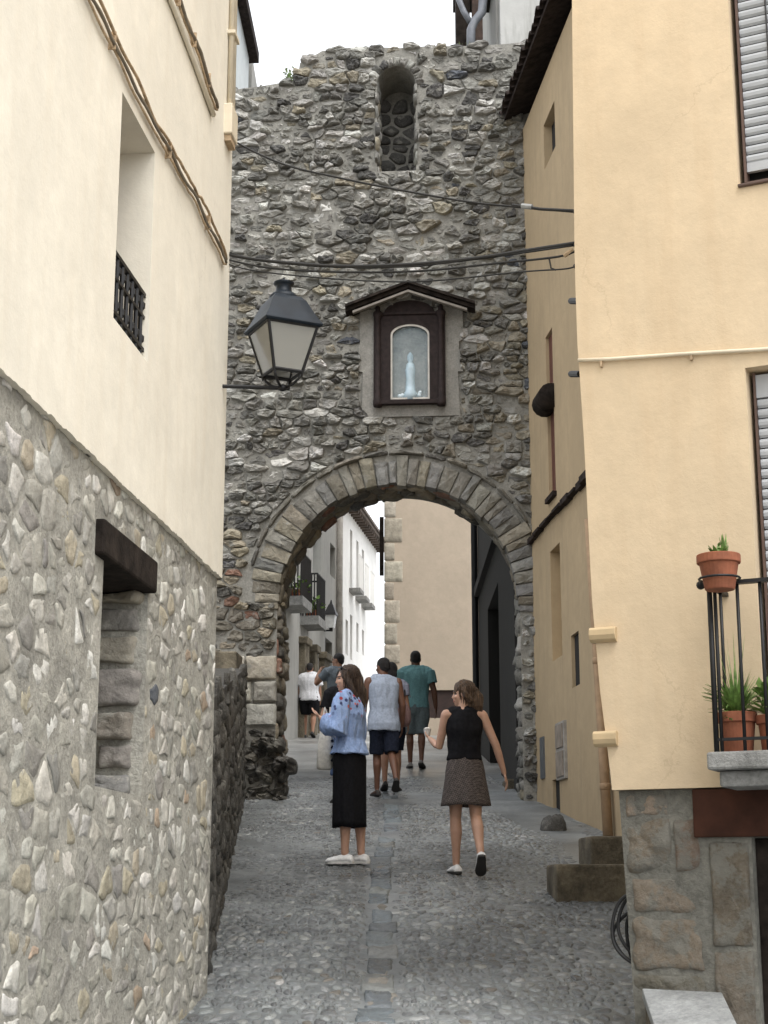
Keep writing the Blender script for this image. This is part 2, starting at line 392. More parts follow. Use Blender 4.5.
# ------------------------------------------------------------------ the ground and the street
mb = MB(); xs = [-400, -120, -60, -30, -14, -7, -3.5, 0, 3.5, 7, 14, 30, 60, 120, 400]; ys = [-60, -20] + [y*1.0 for y in range(-8, 62)] + [75, 90, 120, 150, 220, 400]
mb.add([(x, y, G(y)-.02) for y in ys for x in xs], [(j*len(xs)+i, j*len(xs)+i+1, (j+1)*len(xs)+i+1, (j+1)*len(xs)+i) for j in range(len(ys)-1) for i in range(len(xs)-1)])
ground = struct(mb.build('ground', M_mortar('earth', (.22, .205, .18), 3)))
def wallX(y): return -.965-.0998*(9.14-y) if y < 9.14 else -1.02-.071*(y-9.14)      # foot of the walls on the left
def wallR(y): return 3.0 if y < 8 else (1.3 if y < 8.3 else 1.78+.0998*(19.8-y))
def cement(x, y):                                     # 0 cobbles bare .. 1 buried under poured cement
    v = mnoise.noise((x*.8, y*.33, 3.1))*.55+mnoise.noise((x*2.1, y*.9, 7.7))*.22
    v += max(0, 1-abs(wallR(y)-.35-x)/.5)*.9 if 11 < y < 24 else 0
    v += max(0, 1-hypot((x+1.05)/.55, (y-14.5)/2.6))*.35
    v += max(0, min(1, (y-23.2)/1.2))*2
    return v
def sz(x, y):
    return G(y)+.012*mnoise.noise((x*1.3, y*.7, 0))+.01*mnoise.noise((x*4, y*3, 5))-.02*math.exp(-((x-gut(y))/.16)**2)
def gut(y): return -.075+.0135*(y-8)+.03*sin(y*.8)
mb = MB(); nx, y0, y1, dy = 46, 3., 62., .12
yy = []; y = y0
while y < y1: yy.append(y); y += dy if y < 26 else .6
for y in yy:
    for i in range(nx): mb.v.append(tuple((-4.2+9.4*i/(nx-1), y, sz(-4.2+9.4*i/(nx-1), y))))
mb.c = [(1, 1, 1)]*len(mb.v); mb.f = [(j*nx+i, j*nx+i+1, (j+1)*nx+i+1, (j+1)*nx+i) for j in range(len(yy)-1) for i in range(nx-1)]; mb.m = [0]*len(mb.f)
m_cem, t, b = new_mat('street_cement')
n = nodes_noise(t, 1.6, 9, .65); n2 = nodes_noise(t, 26, 7, .7); n3 = nodes_noise(t, .45, 5, .6)
r0 = ramp(t, n.outputs[0], [(.32, (.125, .136, .14)), (.55, (.198, .212, .216)), (.75, (.28, .295, .295))])
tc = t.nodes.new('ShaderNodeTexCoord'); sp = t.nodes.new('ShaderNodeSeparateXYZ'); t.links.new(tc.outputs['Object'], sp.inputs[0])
mr = t.nodes.new('ShaderNodeMapRange'); mr.inputs[1].default_value = 23.6; mr.inputs[2].default_value = 24.6; t.links.new(sp.outputs[1], mr.inputs[0])   # pale concrete beyond the gate; its colour also holds the open plaza's light
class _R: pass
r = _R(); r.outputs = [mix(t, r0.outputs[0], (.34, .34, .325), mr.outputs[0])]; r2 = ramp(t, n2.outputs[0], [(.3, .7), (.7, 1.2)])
n5 = nodes_noise(t, .55, 5, .6)
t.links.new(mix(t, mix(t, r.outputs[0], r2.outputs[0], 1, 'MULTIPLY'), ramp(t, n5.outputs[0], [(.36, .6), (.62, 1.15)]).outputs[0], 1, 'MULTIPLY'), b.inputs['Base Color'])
t.links.new(ramp(t, n3.outputs[0], [(.42, .28), (.62, .65)]).outputs[0], b.inputs['Roughness'])
p = bump(t, b, n.outputs[0], .4, .03); bump(t, b, n2.outputs[0], .5, .01, p)
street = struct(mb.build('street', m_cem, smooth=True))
mb = MB(); rg = random.Random(3)
for poly in cells(-2.4, 2.9, 6.3, 24.6, .066, .098, rg, .5, .08):
    cx, cy = centroid(poly)
    if cx < wallX(cy)-.1 or cx > wallR(cy)+.1 or abs(cx-gut(cy)) < .105: continue
    cv = cement(cx, cy); h = .0065-.009*max(0, cv+(.22 if cy > 11.6 else .05))
    if h < .0015: continue
    lump(mb, inset(poly, .008, rg, .12), lambda a, b_, o: (a, b_, sz(a, b_)+o), -.02, h*rg.uniform(.8, 1.3), pick(PC, rg), rg, 1 if cy > 13 else 2, .25, .12,
         rings=((1, 0), (.95, .7), (.7, .97)))
cob = struct(mb.build('cobblestones', m_cob, smooth=True, vcol=True)); put(cob, street)
# blue-grey slabs of the drain strip down the middle
mb = MB(); y = 5.8; rg = random.Random(5)
while y < 24:
    ln = rg.uniform(.22, .6); hw = .088+rg.uniform(-.022, .016); ox = rg.uniform(-.015, .015)
    q = [(gut(y+.5*ln)-hw+ox, y+.012), (gut(y+.5*ln)+hw+ox, y+.012), (gut(y+.5*ln)+hw+ox, y+ln-.012), (gut(y+.5*ln)-hw+ox, y+ln-.012)]
    if rg.random() > .1:
        lump(mb, densify(q, .07), lambda a, b_, o: (a, b_, sz(a, b_)+o), -.03, rg.uniform(.012, .018), pick([(3, (.125, .150, .168)), (2, (.155, .18, .192)), (1, (.22, .23, .225)), (1, (.10, .115, .125))], rg), rg, 1, .2, .3, rag=.04,
             rings=((1, 0), (.97, .8), (.9, 1), (.5, 1)))
    y += ln
strip = struct(mb.build('drain_strip', m_cob, smooth=True, vcol=True)); put(strip, street)

# ------------------------------------------------------------------ the stone gate
def gp(u, v, o=0): return FG.px(u, v, o)
S0, ZC = gp(398, 601); RA = gp(520, 601)[0]-S0; RV = RA+.34; TH = .85; zb = G(19.9)-.5
gate = thing('town_gate', 'old rubble stone gate wall with a round arch spanning the cobbled street', 'stone gate', FG.pt(0, G(19.9)))
top = [gp(*q) for q in ((150, 90), (200, 90), (228, 91), (246, 88), (262, 86), (280, 83), (297, 80), (300, 63), (310, 58), (322, 51), (345, 48), (372, 47), (400, 48), (430, 46), (470, 46), (505, 44), (524, 42), (560, 42), (600, 42))]
arc = [(S0-RA*cos(pi*k/40), ZC+RA*sin(pi*k/40)) for k in range(41)]
outl = [(top[0][0], zb)]+top+[(top[-1][0], zb), (S0+RA, zb)]+arc[::-1]+[(S0-RA, zb)]
mb = MB(); mb.prism(outl, lambda s, z: FG.pt(s, z, 0), lambda s, z: FG.pt(s, z, -TH))
core = mb.build('masonry_core', m_gatemortar, gate)
n0, n1 = gp(377, 160)[0], gp(416, 160)[0]; nz0, nz1 = gp(396, 171)[1], gp(396, 66)[1]; nr = (n1-n0)/2
nic = [(n0, nz0), (n1, nz0)]+[(n0+nr+nr*cos(pi*k/14), nz1-nr+nr*sin(pi*k/14)) for k in range(15)]
kb = MB(); kb.prism(nic, lambda s, z: FG.pt(s, z, .2), lambda s, z: FG.pt(s, z, -.75)); cut(core, kb)
sh0, shz0 = gp(362, 418); sh1, shz1 = gp(459, 309)
def keep_out(s, z):
    dx, dz = s-S0, z-ZC
    if z > ZC:
        d = hypot(dx, dz)
        if d < RV+.1: k = (RV+.1)/max(d, .01); return S0+dx*k, ZC+dz*k
    elif abs(dx) < RA: return S0+(RA if dx > 0 else -RA), z
    if n0-.02 < s < n1+.02 and nz0-.02 < z < nz1+.16:
        return (n0-.02 if s < (n0+n1)/2 else n1+.02), z
    if sh0 < s < sh1 and shz0 < z < shz1:
        a = min((s-sh0, 0), (sh1-s, 1), (z-shz0, 2), (shz1-z, 3))[1]
        return ((sh0, z), (sh1, z), (s, shz0), (s, shz1))[a]
    return s, z
def ztop(s):
    for (a, za), (b_, zb_) in zip(top, top[1:]):
        if s <= b_: return za+(zb_-za)*(s-a)/(b_-a)
    return top[-1][1]
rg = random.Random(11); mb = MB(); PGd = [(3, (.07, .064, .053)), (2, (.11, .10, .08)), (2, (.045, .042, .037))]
fG = lambda s, z, o: FG.pt(s, z, o)
q0, qz0 = gp(215, 727); q1, qz1 = gp(277, 655)
for poly in cells(-2.75, 2.6, zb+.3, 13.6, .2, .098, rg, .5, .12):
    cx, cy = centroid(poly)
    if cy > ztop(cx)+.02 or keep_out(cx, cy) != (cx, cy): continue
    if q0 < cx < q1 and qz0 < cy < qz1: continue
    poly = [keep_out(*p) for p in densify(poly, .07)]
    if any(abs(poly[i][0]-poly[i-1][0])+abs(poly[i][1]-poly[i-1][1]) < 1e-6 for i in range(len(poly))):
        poly = [p for i, p in enumerate(poly) if abs(p[0]-poly[i-1][0])+abs(p[1]-poly[i-1][1]) > 1e-6]
    if len(poly) < 4: continue
    low = cy < ZC+.5
    mossy = cx > -.4 and cy < 9.3 and cy > ZC
    sunk = rg.random()
    g = rg.uniform(.004, .016) if sunk > .3 else rg.uniform(.015, .04)
    h = rg.uniform(.025, .085) if sunk > .3 else rg.uniform(.004, .02)
    if low and cx < 0: h *= .9
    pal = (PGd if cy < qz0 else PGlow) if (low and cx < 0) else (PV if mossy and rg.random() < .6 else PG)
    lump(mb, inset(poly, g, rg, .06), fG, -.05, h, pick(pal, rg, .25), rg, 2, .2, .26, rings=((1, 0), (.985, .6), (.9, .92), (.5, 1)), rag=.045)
# pale dressed blocks on the left pier
zz = [qz0, qz0+(qz1-qz0)*.33, qz0+(qz1-qz0)*.64, qz1]
for k in range(3):
    xs_ = [q0-.2, q0+.16+.06*k, q0+.36+.1*(k % 2), q1+.01]
    for a, b_ in zip(xs_, xs_[1:]):
        lump(mb, inset(densify([(a, zz[k]), (b_, zz[k]), (b_, zz[k+1]), (a, zz[k+1])], .05), .012, rg, .03), fG, -.03, rg.uniform(.04, .06), pick([(2, (.46, .44, .38)), (1, (.38, .35, .28)), (1, (.52, .51, .46))], rg), rg, 1, .25, .08)
# boulders bulging from the foot of the left pier into the passage
for (u, v, r_) in ((283, 765, .16), (272, 772, .2), (276, 790, .12), (262, 800, .2), (281, 800, .08), (250, 805, .15), (270, 745, .14)):
    s, z = gp(u, v)
    lump(mb, [(s+r_*1.1*cos(a*pi/4)*rg.uniform(.85, 1.1), z+r_*.8*sin(a*pi/4)*rg.uniform(.85, 1.1)) for a in range(8)], fG, -.3, rg.uniform(.08, .16), pick([(1, (.055, .05, .043)), (1, (.085, .078, .065))], rg), rg, 2, .22, .34, rings=((1, 0), (1.02, .5), (.93, .8), (.75, .95), (.5, 1), (.25, 1)), rag=.06)
mb.build('rubble_facing', m_gate, gate, smooth=False, vcol=True)
# voussoirs, a thin hood course over them, stones of the soffit and jambs
mb = MB(); a = -.06; fA = lambda th, rr, o: FG.pt(S0-cos(th)*rr, ZC+sin(th)*rr, o)
while a < pi+.05:
    da = rg.uniform(.055, .115)
    if a+da > pi+.1: da = pi+.1-a
    ro = RV+rg.uniform(-.05, .04); ri = RA-rg.uniform(.0, .05)
    P = densify([(a, ri), (a+da, ri), (a+da, ro), (a, ro)], .06)
    lump(mb, [(a+da/2+(x-a-da/2)*.94, y) for x, y in P], fA, -.12, rg.uniform(.03, .065), pick(PV, rg, .35), rg, 1, .1, .09, rings=((1, 0), (.985, .7), (.94, .93), (.5, 1)))
    a += da
a = .25
while a < pi-.3:
    da = rg.uniform(.12, .26); r0 = RV+.02+.015*rg.random()
    P = densify([(a, r0), (a+da*.98, r0), (a+da*.98, r0+rg.uniform(.04, .07)), (a, r0+rg.uniform(.04, .07))], .08)
    lump(mb, P, fA, -.05, rg.uniform(.05, .095), pick([(2, (.16, .15, .125)), (1, (.22, .2, .16)), (1, (.11, .105, .095))], rg), rg, 1, .25, .15)
    a += da
mb.build('arch_ring', m_gate, gate, smooth=False, vcol=True)
mb = MB()
fS_ = lambda th, dep, o: FG.pt(S0-cos(th)*(RA-o), ZC+sin(th)*(RA-o), -dep)
for poly in cells(.0, pi, .03, TH-.02, .17, .24, rg, .4, .05):
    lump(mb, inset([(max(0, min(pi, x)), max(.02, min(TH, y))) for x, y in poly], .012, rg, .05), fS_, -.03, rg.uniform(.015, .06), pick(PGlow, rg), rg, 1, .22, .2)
for sg in (-1, 1):
    fJ = lambda dep, z, o: FG.pt(S0+sg*(RA-o), z, -dep)
    for poly in cells(.0, TH, zb+.3, ZC, .3, .17, rg, .4, .05):
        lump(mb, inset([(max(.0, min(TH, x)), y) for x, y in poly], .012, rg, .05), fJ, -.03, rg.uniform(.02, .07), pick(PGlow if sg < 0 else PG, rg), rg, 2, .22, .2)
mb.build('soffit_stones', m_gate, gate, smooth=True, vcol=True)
# niche: little voussoirs, rough back wall
mb = MB()
cxn, czn = n0+nr, nz1-nr; a = -.1
while a < pi:
    da = rg.uniform(.25, .4); P = [(a, nr), (a+da*.93, nr), (a+da*.93, nr+rg.uniform(.08, .15)), (a, nr+rg.uniform(.08, .15))]
    lump(mb, densify(P, .06), lambda th, rr, o: FG.pt(cxn+cos(th)*rr, czn+sin(th)*rr, o), -.05, rg.uniform(.03, .06), pick(PG, rg), rg, 1, .15, .25); a += da
for poly in cells(n0, n1, nz0, nz1-nr*.4, .2, .15, rg, .4, .3):
    lump(mb, inset(poly, .02, rg, .1), lambda s, z, o: FG.pt(s, z, -.75+o), -.02, rg.uniform(.01, .06), pick([(1, (.045, .043, .04)), (1, (.075, .072, .066))], rg), rg, 1, .22, .2)  # back stones coloured darker, with the shade of the recess painted in
for sg, sx in ((1, n0), (-1, n1)):
    for poly in cells(.02, .48, nz0, nz1-nr, .2, .15, rg, .4, .1):
        lump(mb, inset(poly, .01, rg, .1), lambda dp, z, o: FG.pt(sx+sg*o, z, -dp), -.02, rg.uniform(.015, .035), pick(PG, rg), rg, 1, .22, .2)
mb.build('upper_niche', m_gate, gate, smooth=True, vcol=True)

# shrine on the gate
shr = thing('wall_shrine', 'wooden shrine with arched glass and small pitched roof set above the arch', 'wall shrine', FG.pt((sh0+sh1)/2, shz0))
mb = MB(); jl = [(sh0, shz0), (sh1, shz0)]
rgt = [gp(458, 372), gp(463, 372), gp(463, 355), gp(459, 350), gp(459, 342), gp(463, 340), gp(463, 309)]
lft = [gp(360, 309), gp(360, 345), gp(359, 346), gp(359, 372), gp(363, 373)]
ol = jl+rgt+[gp(408, 290)]+lft
mb.prism(ol, lambda s, z: FG.pt(s, z, .035), lambda s, z: FG.pt(s, z, -.3))
sur = mb.build('stone_surround', m_shrinestone, shr)
f0, f1 = gp(374, 404)[0], gp(446, 404)[0]; fz0, fz1 = gp(410, 406)[1], gp(410, 316)[1]
fz2 = gp(410, 300)[1]
g0, g1 = gp(391, 400)[0], gp(430, 400)[0]; gz0, gz1 = gp(410, 401)[1], gp(410, 326)[1]; gm = (g0+g1)/2; gw = (g1-g0)/2
gpoly = [(g0, gz0), (g1, gz0)]+[(gm+gw*cos(pi*k/14), gz1-gw*.55+gw*.55*sin(pi*k/14)) for k in range(15)]
kb = MB(); kb.prism(gpoly, lambda s, z: FG.pt(s, z, .3), lambda s, z: FG.pt(s, z, -.26)); cut(sur, kb)
mb = MB(); fm = (f0+f1)/2
fpoly = [(f0, fz0), (f1, fz0), (f1, fz1)]+[(fm+(f1-f0)*.36*cos(pi*k/12), fz1+(fz2-fz1)*.85*sin(pi*k/12)) for k in range(13)]+[(f0, fz1)]
mb.prism(fpoly, lambda s, z: FG.pt(s, z, .085), lambda s, z: FG.pt(s, z, .037))
fr_ = mb.build('wooden_frame', m_wood2, shr)
kb = MB(); kb.prism(gpoly, lambda s, z: FG.pt(s, z, .3), lambda s, z: FG.pt(s, z, -.2)); cut(fr_, kb)
for s in (f0+.055, f1-.055):
    mb = MB(); c = FG.pt(s, 0, .095)
    mb.lathe((c.x, c.y, 0), [(.055, fz0-.03), (.06, fz0), (.06, fz0+.06), (.04, fz0+.09), (.036, fz1-.09), (.05, fz1-.05), (.062, fz1-.02), (.062, fz1+.02), (.03, fz1+.05), (.035, fz1+.09), (.01, fz1+.12)], 12)
    mb.build('column', m_wood2, shr, smooth=True)
mb = MB(); mb.fbox(FG, f0+.02, f1-.02, fz0-.005, fz0+.05, .087, .13); mb.build('sill_board', m_wood2, shr, bevel=.006); mb = MB(); mb.fbox(FG, f0+.1, f1-.1, fz1-.015, fz1+.02, .087, .11); mb.build('crown_board', m_wood2, shr, bevel=.006)
mb = MB(); ring = []
for k in (0, 1):
    ins = 1-.09*k; zc_ = (gz0+gz1)/2
    ring.append([(gm+(x-gm)*ins, zc_+(z-zc_)*(1-.05*k)) for x, z in gpoly])
nn = len(gpoly)
for o_ in (.06, .075): mb.add([FG.pt(x, z, o_) for r_ in ring for x, z in r_], [(i, (i+1) % nn, nn+(i+1) % nn, nn+i) for i in range(nn)])
mb.add([FG.pt(x, z, o_) for o_ in (.06, .075) for x, z in ring[1]], [(i, (i+1) % nn, nn+(i+1) % nn, nn+i) for i in range(nn)])
mb.build('glass_rim', M_plain('pale_rim', (.5, .47, .42), .6), shr)
mb = MB(); mb.prism(gpoly, lambda s, z: FG.pt(s, z, .045), lambda s, z: FG.pt(s, z, .04))
mg_, t, b = new_mat('shrine_glass'); b.inputs['Base Color'].default_value = (.42, .60, .70, 1); b.inputs['Roughness'].default_value = .12; b.inputs['Alpha'].default_value = .10
mb.build('glass_pane', mg_, shr)
mb = MB(); mb.prism([(x, z) for x, z in gpoly], lambda s, z: FG.pt(s, z, -.09), lambda s, z: FG.pt(s, z, -.12)); mb.build('backing', M_plain('shrine_blue', (.45, .70, .86), .8, var=.2, scale=3), shr)
mb = MB(); c = FG.pt(gm, gz0, .0)
mb.lathe(c, [(.085, .0), (.085, .1), (.065, .14), (.055, .3), (.065, .42), (.05, .5), (.024, .53), (.04, .57), (.037, .62), (.012, .66)], 14)
mb.build('statue', M_plain('statue_plaster', (.44, .55, .61), .7, var=.15), shr, smooth=True)
mb = MB()
for k in range(26):
    a = rg.uniform(-1, 1); mb.ball(FG.pt(gm+a*gw*.72, gz0+.05+rg.random()*.11*(1-abs(a)*.6), -.02+rg.uniform(-.02, .02)), rg.uniform(.018, .034), 7, 5)
mb.build('flowers', M_plain('white_flowers', (.72, .78, .8), .8, var=.1, scale=30), shr, smooth=True)
apx, apz = gp(408, 283, .3); lx, lz = gp(345, 307, .3); rx, rz = gp(475, 304, .3)
mb = MB()
for (x, z) in ((lx, lz), (rx, rz)):
    for (th0, th1, o1) in ((0, .035, .32), (-.05, -.003, .27)):
        P = [(x, z+th0), (apx, apz+th0), (apx, apz+th1), (x, z+th1)]
        mb.prism(P, lambda s, zz_: FG.pt(s, zz_, o1), lambda s, zz_: FG.pt(s, zz_, -.05))
mb.build('roof', m_wood, shr)
mb = MB()
for (x, z) in ((lx, lz), (rx, rz)):
    k0 = .12
    P = [(x+(apx-x)*k0, z+(apz-z)*k0-.085), (apx, apz-.085), (apx, apz-.115), (x+(apx-x)*k0, z+(apz-z)*k0-.115)]
    mb.prism(P, lambda s, zz_: FG.pt(s, zz_, .29), lambda s, zz_: FG.pt(s, zz_, .22))
mb.build('roof_trim', M_plain('pale_trim', (.20, .18, .155), .8), shr)

# a weed on top of the gate
def tuft(mb, base, n, ln, spread, rg, wd=.006, droop=.5, seg=4):
    base = Vector(base)
    for _ in range(n):
        a = rg.uniform(0, 2*pi); le = ln*rg.uniform(.55, 1.1); sp = spread*rg.uniform(.2, 1); w_ = wd*rg.uniform(.7, 1.3)
        side = Vector((-sin(a), cos(a), 0))*w_; P = []
        for k in range(seg+1):
            t_ = k/seg; P.append(base+Vector((cos(a)*sp*t_, sin(a)*sp*t_, le*(t_-droop*t_*t_*sp/spread*.8))))
        vs_ = []
        for k, p_ in enumerate(P):
            ww = side*(1-(k/seg)**2*.95); vs_ += [p_-ww, p_+ww+Vector((0, 0, w_*.3))]
        mb.add(vs_, [(2*k, 2*k+1, 2*k+3, 2*k+2) for k in range(seg)])
def leafy(mb, base, n, h, rg, size):
    base = Vector(base)
    for _ in range(n):
        t_ = rg.random(); a = rg.uniform(0, 2*pi); r_ = h*.55*sqrt(rg.random())*(.3+.7*t_)
        c_ = base+Vector((cos(a)*r_, sin(a)*r_, h*t_)); d1 = Vector((rg.uniform(-1, 1), rg.uniform(-1, 1), rg.uniform(-.4, .9))).normalized(); d2 = d1.cross(Vector((rg.random(), rg.random(), 1))).normalized()
        s_ = size*rg.uniform(.6, 1.3); mb.add([c_, c_+d1*s_*.5+d2*s_*.3, c_+d1*s_, c_+d1*s_*.5-d2*s_*.3], [(0, 1, 2, 3)])
s, z = gp(290, 82)
wd_ = thing('wall_weed', 'small bushy weed growing on the top left edge of the gate wall', 'weed', FG.pt(s, z, -.3))
mb = MB(); leafy(mb, FG.pt(s, z, -.3), 120, .3, rg, .06); mb.build('foliage', m_leafpale, wd_, recalc=False)
mb = MB()
for k in range(5): mb.tube([FG.pt(s, z-.05, -.3), FG.pt(s+rg.uniform(-.14, .14), z+.28, -.3+rg.uniform(-.1, .1))], .006, 5)
mb.build('stem', m_leaf, wd_)
for (u, v) in ((459, 44), (470, 44), (478, 44)):
    s, z = gp(u, v); mb = MB(); tuft(mb, FG.pt(s, z-.03, -.2), 9, .22, .1, rg, .007)
    o = mb.build('grass_tuft', m_leafpale, recalc=False); tag(o, 'thin dry grass tuft on the top right of the gate wall', 'grass tuft', 'grass tufts on the gate top')

# ------------------------------------------------------------------ the left house
house = thing('left_house', 'cream plastered house over a grey rubble stone base on the left of the street', 'house', FL.pt(0, G(9)))
zs = (FL.px(0, 367)[1]+FL.px(222, 578)[1])/2; sN = -9.0
rg = random.Random(21)
edge = [(s, zs+.01*mnoise.noise((s*1.2, 0, 0))+.008*mnoise.noise((s*9, 3, 0))+.009*mnoise.noise((s*31, 7, 0))) for s in [sN+(-sN)*k/420 for k in range(421)]]
mb = MB(); P = edge+[(0.0, 11.2), (sN, 11.2)]
mb.prism(P, lambda s, z: FL.pt(s, z, .0), lambda s, z: FL.pt(s, z, -3.6))
stucco = mb.build('plaster_wall', m_cream, house)
w0, wz1 = FL.px(122.5, 92); w1, _ = FL.px(155, 152); wz0 = FL.px(155, 372)[1]
kb = MB(); kb.fbox(FL, w0, w1, wz0, wz1, .3, -.42); cut(stucco, kb)
mb = MB(); P = [(sN, -1.2), (0, -1.2), (0, zs+.03), (sN, zs+.03)]
mb.prism(P, lambda s, z: FL.pt(s, z, -.03), lambda s, z: FL.pt(s, z, -3.55))
base = mb.build('stone_base', m_rubmortar, house)
a0 = FL.px(109, 600)[0]; a1 = FL.px(154, 600)[0]; az1 = (FL.px(103, 556)[1]+FL.px(156, 592)[1])/2; az0 = FL.px(150, 797)[1]
kb = MB(); kb.fbox(FL, a0, a1, az0, az1, .3, -.42); cut(base, kb)
l0, lz1 = FL.px(103, 518); l1, _ = FL.px(156, 562)
mb = MB()
fL = lambda s, z, o: FL.pt(s, z, o-.03)
lzA, lzB = lz1-.0, az1-.012
for poly in cells(-6.6, -.02, -.6, zs+.06, .15, .095, rg, .5, .12, .8):
    cx, cy = centroid(poly)
    if a0-.02 < cx < a1+.02 and az0 < cy < lz1+.02: continue
    if l0-.04 < cx < l1+.04 and az1-.02 < cy < lz1+.03: continue
    g = rg.choice((.008, .014, .022, .032)); sk = rg.random()
    if sk < .07: continue
    pp = [(min(x, -.02), min(y, zs+.005)) for x, y in inset(densify(poly, .09), g, rg, .06)]
    def fix(p):
        if a0-.015 < p[0] < a1+.015 and az0-.02 < p[1] < az1:
            if cy < az0+.02: return (p[0], az0-.02)
            return (a0-.015 if cx < (a0+a1)/2 else a1+.015, p[1])
        return p
    pp = [fix(p) for p in pp]
    lump(mb, pp, fL, -.02, rg.uniform(-.001, .006), pick(PL, rg, .2), rg, 2, .22, .12, rings=((1, 0), (.985, .75), (.93, .97), (.5, 1)), rag=.03)
# the blocked window: stones of the far jamb and of the back
mb2 = MB(); z = az0; PJ = [(2, (.20, .185, .165)), (2, (.16, .155, .15)), (1.5, (.29, .26, .21)), (1, (.34, .30, .23))]
while z < az1-.05:
    h_ = rg.uniform(.1, .2)
    if z+h_ > az1: h_ = az1-z
    d0 = rg.uniform(.01, .05); d1 = rg.uniform(.2, .36)
    lump(mb2, inset(densify([(d0, z), (d1, z), (d1, z+h_), (d0, z+h_)], .05), .012, rg, .07), lambda dp, z_, o: FL.pt(a1-o, z_, -.03-dp), -.03, rg.uniform(.03, .075), pick(PJ, rg, .25), rg, 2, .2, .2, rings=((1, 0), (.98, .6), (.92, .9), (.75, 1), (.5, 1), (.25, 1)), rag=.04)
    z += h_+.012
for poly in cells(a0, a1, az0, az1, .22, .17, rg, .4, .1):
    lump(mb2, inset(poly, .014, rg, .06), lambda s, z_, o: FL.pt(s, z_, -.45+o), -.02, rg.uniform(.02, .06), pick(PJ, rg), rg, 2, .2, .2)
mb.build('rubble_stones', m_rub, house, smooth=True, vcol=True)
mb2.build('blocked_window', m_rub, house, smooth=True, vcol=True)
mb = MB(); mb.fbox(FL, l0, l1, az1-.004, lz1, -.5, .012); lin = mb.build('wooden_lintel', m_wood, house, bevel=.012)
# small window: iron railing
win = MB(); fo = -.03; wi0, wi1 = w0+.003, w1-.003
rt = FL.px(145, 296, fo)[1]
win.fbox(FL, wi0, wi1, rt-.02, rt, fo-.012, fo+.012); win.fbox(FL, wi0, wi1, wz0+.05, wz0+.068, fo-.012, fo+.012); win.fbox(FL, wi0, wi1, rt-.13, rt-.115, fo-.01, fo+.01)
nb_ = 7
for k in range(nb_):
    s = wi0+(wi1-wi0)*(k+.5)/nb_; win.tube([FL.pt(s, wz0+.0, fo), FL.pt(s, rt, fo)], .011, 6)
    for zz_ in (rt-.068, wz0+.11): win.lathe(FL.pt(s+.02, zz_, fo)-Vector((0, 0, .025)), [(.004, 0), (.016, .012), (.016, .036), (.004, .05)], 8)
wo = MB(); wo.fbox(FL, w0+.02, w1-.02, wz0+.02, wz1-.02, -.41, -.37); wo.fbox(FL, (w0+w1)/2-.02, (w0+w1)/2+.02, wz0+.02, wz1-.02, -.37, -.35)
wobj = wo.build('window', m_frame, house); win.build('window_railing', m_iron, wobj)

# cables clipped to the left house
def sag(a, b, d, n=14): return [Vector(a).lerp(Vector(b), k/n)-Vector((0, 0, d*4*(k/n)*(1-k/n))) for k in range(n+1)]
def cable_run(name, pts_px, offs, label, mats, clips, rr=.009, frame=FL):
    t_ = thing(name, label, 'cable', frame.pt(*frame.px(*pts_px[-1])))
    P0 = [frame.px(*q) for q in pts_px]
    for ci, (dz, ph) in enumerate(offs):
        mb_ = MB(); P = []
        for (sa, za), (sb, zb_) in zip(P0, P0[1:]):
            for k in range(12):
                f = k/12; s_ = sa+(sb-sa)*f
                P.append(frame.pt(s_, za+(zb_-za)*f+dz+.006*sin(s_*3+ph)+.032*mnoise.noise((s_*3.2, ph*3, 0))+.012*mnoise.noise((s_*11, ph, 2)), .018+.01*ci % .02))
        P.append(frame.pt(P0[-1][0], P0[-1][1]+dz*.5, .02)); mb_.tube(P, rr*(1 if ci % 2 else .75), 6); mb_.build('cable', mats[ci % len(mats)], t_, smooth=True)
    for k in range(clips):
        f = (k+.3)/clips*(len(P0)-1); i = min(int(f), len(P0)-2); f -= i
        s_, z_ = P0[i][0]+(P0[i+1][0]-P0[i][0])*f, P0[i][1]+(P0[i+1][1]-P0[i][1])*f
        mb_ = MB(); mb_.fbox(frame, s_-.004, s_+.004, z_-.04, z_+.045, -.01, .034); mb_.build('clip', mats[0], t_)
    return t_
mg1 = M_plain('grey_cable', (.2, .17, .13), .7, var=.3)
cable_run('wall_cable', [(72, -32), (88, 0), (150, 125), (196, 205), (223, 262)], [(-.03, 0), (-.01, 1), (.012, 2.4), (.032, 4)], 'bundle of tan painted cables sloping across the cream wall above the small window', [m_tan, mg1, m_tan], 4, .0085)
cable_run('twisted_cable', [(158, -40), (175, 0), (196, 55), (214, 108)], [(-.025, 0), (.0, 2), (.025, 3.5)], 'twisted cables running down the cream wall into the junction box', [m_tan, mg1, m_tan], 4, .010)
mb = MB(); P0 = [FL.px(*q) for q in ((155, -40), (171, 0), (192, 55), (211, 108))]
mb.tube([FL.pt(s, z-.045, .016) for s, z in P0], .016, 6); tag(mb.build('cable_trunking', m_cream, smooth=True), 'pale round trunking beside the twisted cables on the cream wall', 'trunking')
b0, bz0 = -.27, FL.px(219, 122)[1]
jb = thing('junction_box', 'cream junction box near the top corner of the cream house', 'junction box', FL.pt(b0, bz0))
mb = MB(); mb.fbox(FL, b0, -.09, bz0, bz0+.2, -.02, .05); mb.build('box', m_creampipe, jb, bevel=.008)
mb = MB(); mb.fbox(FL, b0+.02, -.11, bz0-.04, bz0-.002, -.02, .04); mb.build('base_plate', m_tan, jb)
